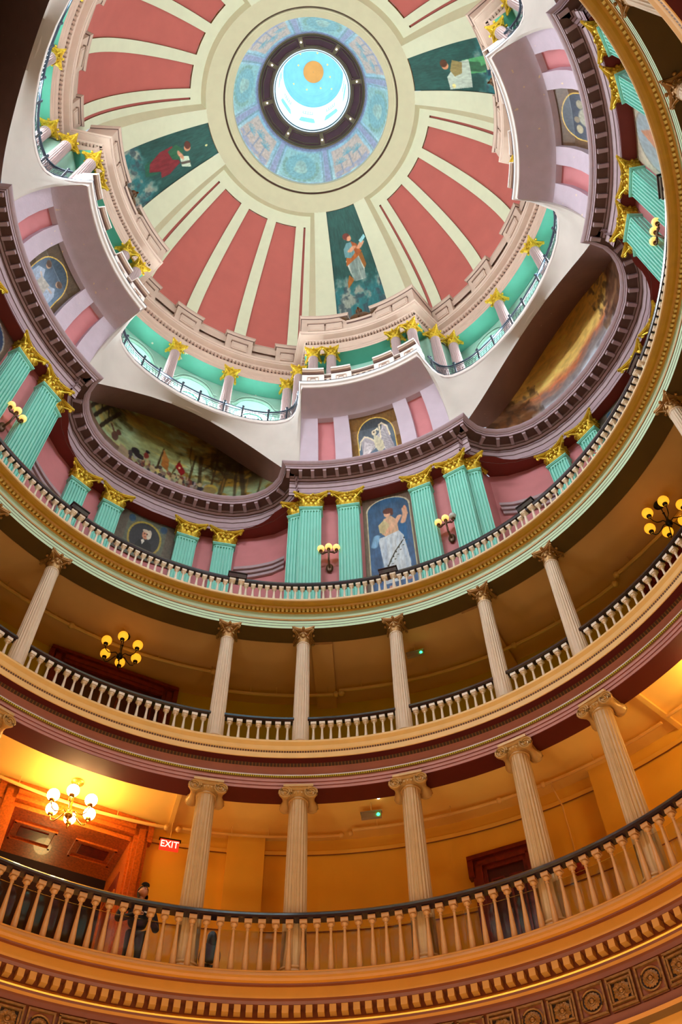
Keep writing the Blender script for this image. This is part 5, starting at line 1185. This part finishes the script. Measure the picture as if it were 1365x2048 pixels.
# open doorway in the lowest gallery with the room beyond
t = door_case('door_4', -43.9, 9.98, 3.15, 8.62, 12.86, 'wide amber wood doorway standing open beside the exit sign', 'amber_wood', 'amber_wood', hollow=True)
m = MB().mat('amber_wood')
for x in (-1.27, 1.27): m.box((x, .70, 1.95), (.08, 1.5, 3.9))
m.box((0, .70, 3.86), (2.6, 1.5, .10)); m.obj('passage_lining', t, None)
for x in (-.65, .65):
    m = MB().mat('amber_wood')
    for dx, dy, sx, sy in ((0, .28, .9, .05), (0, -.28, .9, .05), (.43, 0, .05, .6), (-.43, 0, .05, .6)): m.box((x+dx, .65+dy, 3.79), (sx, sy, .04))
    m.mat('red_wood'); m.box((x, .65, 3.80), (.6, .30, .02)); m.obj('soffit_panel', t, None)
for x in (-1.22, 1.22):
    m = MB().mat('red_wood'); m.box((x, .75, 1.8), (.02, .9, 3.0)); m.mat('amber_wood')
    for dy, dz, sy, sz in ((0, 1.0, .8, .05), (0, -.2, .8, .05), (.38, .4, .05, 1.25), (-.38, .4, .05, 1.25)): m.box((x-.02*np.sign(x), .75+dy, 1.9+dz), (.03, sy, sz))
    m.obj('side_panel', t, None)
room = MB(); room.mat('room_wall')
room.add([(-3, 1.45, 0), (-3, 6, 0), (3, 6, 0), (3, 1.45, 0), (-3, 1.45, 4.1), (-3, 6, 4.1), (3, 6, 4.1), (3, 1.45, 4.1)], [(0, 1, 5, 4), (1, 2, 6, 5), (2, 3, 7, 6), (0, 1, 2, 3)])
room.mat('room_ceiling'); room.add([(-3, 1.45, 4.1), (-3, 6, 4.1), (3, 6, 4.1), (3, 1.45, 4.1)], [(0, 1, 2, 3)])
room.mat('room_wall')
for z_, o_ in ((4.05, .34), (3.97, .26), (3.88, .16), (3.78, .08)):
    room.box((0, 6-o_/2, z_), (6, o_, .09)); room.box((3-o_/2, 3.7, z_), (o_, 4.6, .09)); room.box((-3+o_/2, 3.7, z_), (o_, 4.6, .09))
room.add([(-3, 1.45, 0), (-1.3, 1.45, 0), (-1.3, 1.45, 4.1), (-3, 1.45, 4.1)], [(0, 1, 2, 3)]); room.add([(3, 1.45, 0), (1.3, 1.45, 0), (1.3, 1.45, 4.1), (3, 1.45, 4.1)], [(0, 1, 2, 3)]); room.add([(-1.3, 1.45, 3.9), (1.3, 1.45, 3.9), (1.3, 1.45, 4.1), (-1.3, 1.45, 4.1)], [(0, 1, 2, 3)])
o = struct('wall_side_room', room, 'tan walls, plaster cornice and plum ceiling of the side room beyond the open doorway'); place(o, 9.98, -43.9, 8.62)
t = empty('display_case', 'dark glass-fronted display case inside the side room', 'cabinet'); place(t, 13.3, -47.5, 8.62)
m = MB().mat('cabinet_dark'); m.box((0, .25, .15), (2.6, .5, .3)); m.box((0, .45, 1.2), (2.6, .08, 2.1)); m.box((0, .25, 2.3), (2.7, .55, .12)); m.obj('body', t, None)
for i in range(4):
    m = MB().mat('cabinet_dark'); m.box((-1.3+.866*i, .03, 1.25), (.08, .08, 2.0)); m.obj('post', t, None)
for i in range(3):
    m = MB().mat('grey_plastic'); m.box((-.87+.87*i, .22, .9), (.7, .3, .03)); m.box((-.87+.87*i, .22, 1.6), (.7, .3, .03)); m.obj('shelf', t, None)
# glass screen behind the lowest balustrade
t = empty('glass_screen', 'clear glass safety screen standing just behind the lowest tan balustrade', 'screen')
for k in range(-12, 22):
    a = 5.4*k; m = MB().mat('screen_glass'); ps = np.linspace(a+.05, a+5.35, 4); m.grid([[P(7.93, s, z) for s in ps] for z in (8.66, 9.44)]); m.grid([[P(7.94, s, z) for s in ps] for z in (8.66, 9.44)]); m.grid([[P(R_, s, 9.44) for s in ps] for R_ in (7.93, 7.94)]); m.obj('glass_panel', t, None)

# ================================================================== PEOPLE
def skin_body(name, verts, edges, radii, mname, parent, root=0, sub=2):
    me = bpy.data.meshes.new(name); me.from_pydata(verts, edges, []); o = bpy.data.objects.new(name, me); COL.objects.link(o); me.materials.append(MT[mname])
    md = o.modifiers.new('skin', 'SKIN'); md.use_smooth_shade = True
    for i, r_ in enumerate(radii): me.skin_vertices[0].data[i].radius = r_ if isinstance(r_, tuple) else (r_, r_); me.skin_vertices[0].data[i].use_root = (i == root)
    sb = o.modifiers.new('sub', 'SUBSURF'); sb.levels = sub; sb.render_levels = sub
    dg = bpy.context.evaluated_depsgraph_get(); m2 = bpy.data.meshes.new_from_object(o.evaluated_get(dg)); m2.materials.clear(); m2.materials.append(MT[mname]); bpy.data.objects.remove(o)
    m2.polygons.foreach_set('use_smooth', [True]*len(m2.polygons)); return link(name, m2, parent)
def head(parent, c, tilt, scale, skin='skin'):
    """head with face looking toward -y, tilted back by tilt radians"""
    rot = Matrix.Rotation(-tilt, 4, 'X'); T = Matrix.Translation(Vector(c)) @ rot @ Matrix.Scale(scale, 4)
    def tr(mb): mb.v = [tuple(T @ Vector(q_)) for q_ in mb.v]; return mb
    m = MB().mat(skin); rows = []
    for i in range(15):
        ph = pi*i/14; z = -cos(ph)*.118; row = []
        for k in range(20):
            a = 2*pi*k/20; r_ = sin(ph); x = .074*r_*cos(a); y = .094*r_*sin(a)
            if z < -.03: x *= 1-(-.03-z)*3.2; y = y*(1-(-.03-z)*2.2)-(.012 if y < 0 else -.0)
            if y < -.05 and -.02 < z < .02: y += .006
            row.append((x, y, z))
        rows.append(row)
    m.grid(rows, closed_u=True); m.add([(-.013, -.088, -.03), (.013, -.088, -.03), (0, -.118, -.028), (0, -.092, .012)], [(0, 1, 2), (0, 2, 3), (1, 3, 2)])
    for s_ in (-1, 1): m.ball((s_*.076, .008, -.005), .026, 8, 6, (.35, .7, 1.1))
    h = tr(m).obj('head', parent, 60)
    for s_ in (-1, 1): e = MB().mat('eye_white'); e.ball((s_*.030, -.084, .004), .011, 8, 6, (1.2, .5, .7)); e.mat('dark_hair'); e.ball((s_*.030, -.089, .004), .005, 6, 5); e.ball((s_*.030, -.090, .024), .014, 8, 4, (1.3, .4, .25)); tr(e).obj('eye', h, 60)
    e = MB().mat('lip'); e.ball((0, -.088, -.056), .020, 10, 6, (1.1, .35, .32)); tr(e).obj('mouth', h, 60)
    return h, T
def hand(parent, wrist, d, s_):
    """small hand with four fingers and a thumb; d forward direction, s_ side"""
    w = Vector(wrist); d = Vector(d).normalized(); side = d.cross(Vector((0, 0, 1))).normalized()*s_; dn = Vector((0, 0, -1)); vs = [w, w+d*.045]; ed = [(0, 1)]; rd = [.022, .030]
    for i, L in enumerate((.062, .072, .068, .052)):
        b = w+d*.075+side*(.027-.018*i); n = len(vs); vs += [b, b+d*L*.45+dn*.006, b+d*L*.75+dn*.025, b+d*L*.82+dn*.045]; ed += [(1, n), (n, n+1), (n+1, n+2), (n+2, n+3)]; rd += [.0100, .0088, .0082, .0075]
    n = len(vs); vs += [w+d*.03+side*.036+dn*.004, w+d*.06+side*.055+dn*.012, w+d*.082+side*.058+dn*.02]; ed += [(1, n), (n, n+1), (n+1, n+2)]; rd += [.012, .010, .009]
    return skin_body('hand', [tuple(q_) for q_ in vs], ed, rd, 'skin', parent, 1, 1)
def person_adult():
    t = empty('person', 'person in black cap and printed black hoodie gazing up from behind the lowest rail', 'person'); place(t, 8.42, -35.2, 8.62, extra=-12)
    #      pelvis       waist          chest          neckbase
    V = [(0, 0, .92), (0, .0, 1.10), (0, .0, 1.28), (0, .01, 1.42)]; E_ = [(0, 1), (1, 2), (2, 3)]; R_ = [(.195, .14), (.19, .135), (.20, .14), (.10, .09)]
    for s_ in (-1, 1):
        n = len(V); V += [(s_*.19, .0, 1.385), (s_*.30, .03, 1.22), (s_*.375, .03, 1.02), (s_*.25, -.15, 1.0), (s_*.13, -.27, 1.02)]; E_ += [(2, n), (n, n+1), (n+1, n+2), (n+2, n+3), (n+3, n+4)]; R_ += [(.092, .09), (.080, .078), (.070, .070), (.058, .058), (.048, .048)]
    skin_body('hoodie', V, E_, R_, 'black_cloth', t, 0, 2)
    V = [(0, 0, .93)]; E_ = []; R_ = [(.155, .12)]
    for s_ in (-1, 1): n = len(V); V += [(s_*.09, 0, .80), (s_*.105, -.01, .50), (s_*.11, .01, .12), (s_*.115, .0, .07)]; E_ += [(0, n), (n, n+1), (n+1, n+2), (n+2, n+3)]; R_ += [(.095, .095), (.068, .068), (.05, .05), (.052, .052)]
    skin_body('trousers', V, E_, R_, 'dark_jeans', t, 0, 2)
    for s_ in (-1, 1):
        m = MB().mat('black_cap'); m.ball((s_*.115, -.07, .045), .05, 12, 8, (1, 2.7, .85)); m.obj('shoe', t, 60)
        hand(t, (s_*.105, -.275, 1.02), (-s_*.25, -1, .12), s_)
    m = MB().mat('skin'); m.tube([(0, .02, 1.40), (0, .0, 1.47), (0, -.01, 1.54)], [.062, .055, .056], 12); m.obj('neck', t, 60)
    h, T = head(t, (0, -.01, 1.63), .62, 1.12)
    m = MB().mat('black_cap'); rows = []
    for i in range(8):
        ph = pi/2*i/7; rows.append([(.083*cos(ph)*cos(2*pi*k/20), .103*cos(ph)*sin(2*pi*k/20)+.006, .035+.092*sin(ph)) for k in range(20)])
    m.v = [(x*1.06, y*1.06, z-.012) for x, y, z in m.v]; rows = [[(x*1.07, y*1.07, z-.01) for x, y, z in r_] for r_ in rows]; m.grid(rows, closed_u=True); m.add([(.07*cos(a), -.085-.075*sin(a)**.6, .036) for a in np.linspace(.05, pi-.05, 12)]+[(.07*cos(a), -.085-.075*sin(a)**.6, .046) for a in np.linspace(.05, pi-.05, 12)], [tuple(range(12))[::-1], tuple(range(12, 24))]+[(i, i+1, i+13, i+12) for i in range(11)])
    m.v = [tuple(T @ Vector(q_)) for q_ in m.v]; m.obj('cap', t, 60)
    m = MB().mat('dark_hair'); rows = []
    for z, w_ in ((.03, .082), (-.03, .088), (-.10, .085), (-.17, .07)): rows.append([(w_*cos(a), .02+.095*sin(a), z) for a in np.linspace(-.15, pi+.15, 14)])
    m.grid(rows); m.v = [tuple(T @ Vector(q_)) for q_ in m.v]; m.obj('hair', t, 60)
    m = MB().mat('white_print')                # two pale blocks and a small line of lettering across the chest
    for s_ in (-1, 1): m.add([(s_*.025, -.178, 1.25), (s_*.085, -.172, 1.27), (s_*.125, -.165, 1.15), (s_*.03, -.180, 1.16)], [(0, 1, 2, 3) if s_ < 0 else (3, 2, 1, 0)])
    m.obj('chest_print', t, None)
person_adult()
def person_child():
    t = empty('person', 'small dark-haired child glimpsed through the balusters near the floor line', 'person'); place(t, 8.5, -26.1, 8.62, extra=165)
    V = [(0, 0, .52), (0, 0, .66), (0, 0, .78), (0, .01, .86)]; E_ = [(0, 1), (1, 2), (2, 3)]; R_ = [(.11, .085), (.11, .085), (.115, .085), (.05, .05)]
    for s_ in (-1, 1): n = len(V); V += [(s_*.11, 0, .83), (s_*.15, .01, .72), (s_*.165, -.03, .60), (s_*.13, -.10, .52)]; E_ += [(2, n), (n, n+1), (n+1, n+2), (n+2, n+3)]; R_ += [(.05, .05), (.042, .042), (.036, .036), (.03, .03)]
    skin_body('jacket', V, E_, R_, 'black_cloth', t, 0, 2)
    V = [(0, 0, .53)]; E_ = []; R_ = [(.10, .08)]
    for s_ in (-1, 1): n = len(V); V += [(s_*.06, 0, .46), (s_*.065, 0, .28), (s_*.07, 0, .08)]; E_ += [(0, n), (n, n+1), (n+1, n+2)]; R_ += [(.062, .062), (.045, .045), (.036, .036)]
    skin_body('trousers', V, E_, R_, 'dark_jeans', t, 0, 2)
    for s_ in (-1, 1):
        m = MB().mat('black_cap'); m.ball((s_*.07, -.04, .035), .04, 10, 6, (1, 2.2, .8)); m.obj('shoe', t, 60); hand(t, (s_*.128, -.105, .515), (-s_*.1, -.6, -.8), s_)
    m = MB().mat('skin'); m.tube([(0, .01, .85), (0, 0, .93)], .035, 10); m.obj('neck', t, 60)
    h, T = head(t, (0, -.005, 1.0), .15, .85)
    m = MB().mat('dark_hair'); m.ball((0, .02, .02), .10, 18, 12, (.95, 1.05, 1.15))
    m.lathe([(.10, .0), (.108, -.08), (.10, -.16), (.06, -.2)], 16, (0, .03, 0)); m.v = [tuple(T @ Vector(q_)) for q_ in m.v if True]; m.obj('hair', t, 60)
person_child()

t = empty('ladder', 'pale pink ladder leaning on the top gallery behind the balustrade, golden cliff bay', 'ladder')
A_, B_ = P(8.25, 33, 18.35), P(8.9, 44, 20.6); side = Vector((0, 0, 1)).cross(B_-A_).normalized().cross(B_-A_).normalized()*-.18
for s_ in (-1, 1): m = MB().mat('pink_wall'); m.tube([A_+side*s_, B_+side*s_], .03, 5); m.obj('rail', t, 50)
for i in range(9): q_ = A_.lerp(B_, .06+.11*i); m = MB().mat('pink_wall'); m.tube([q_-side, q_+side], .022, 5); m.obj('rung', t, 50)
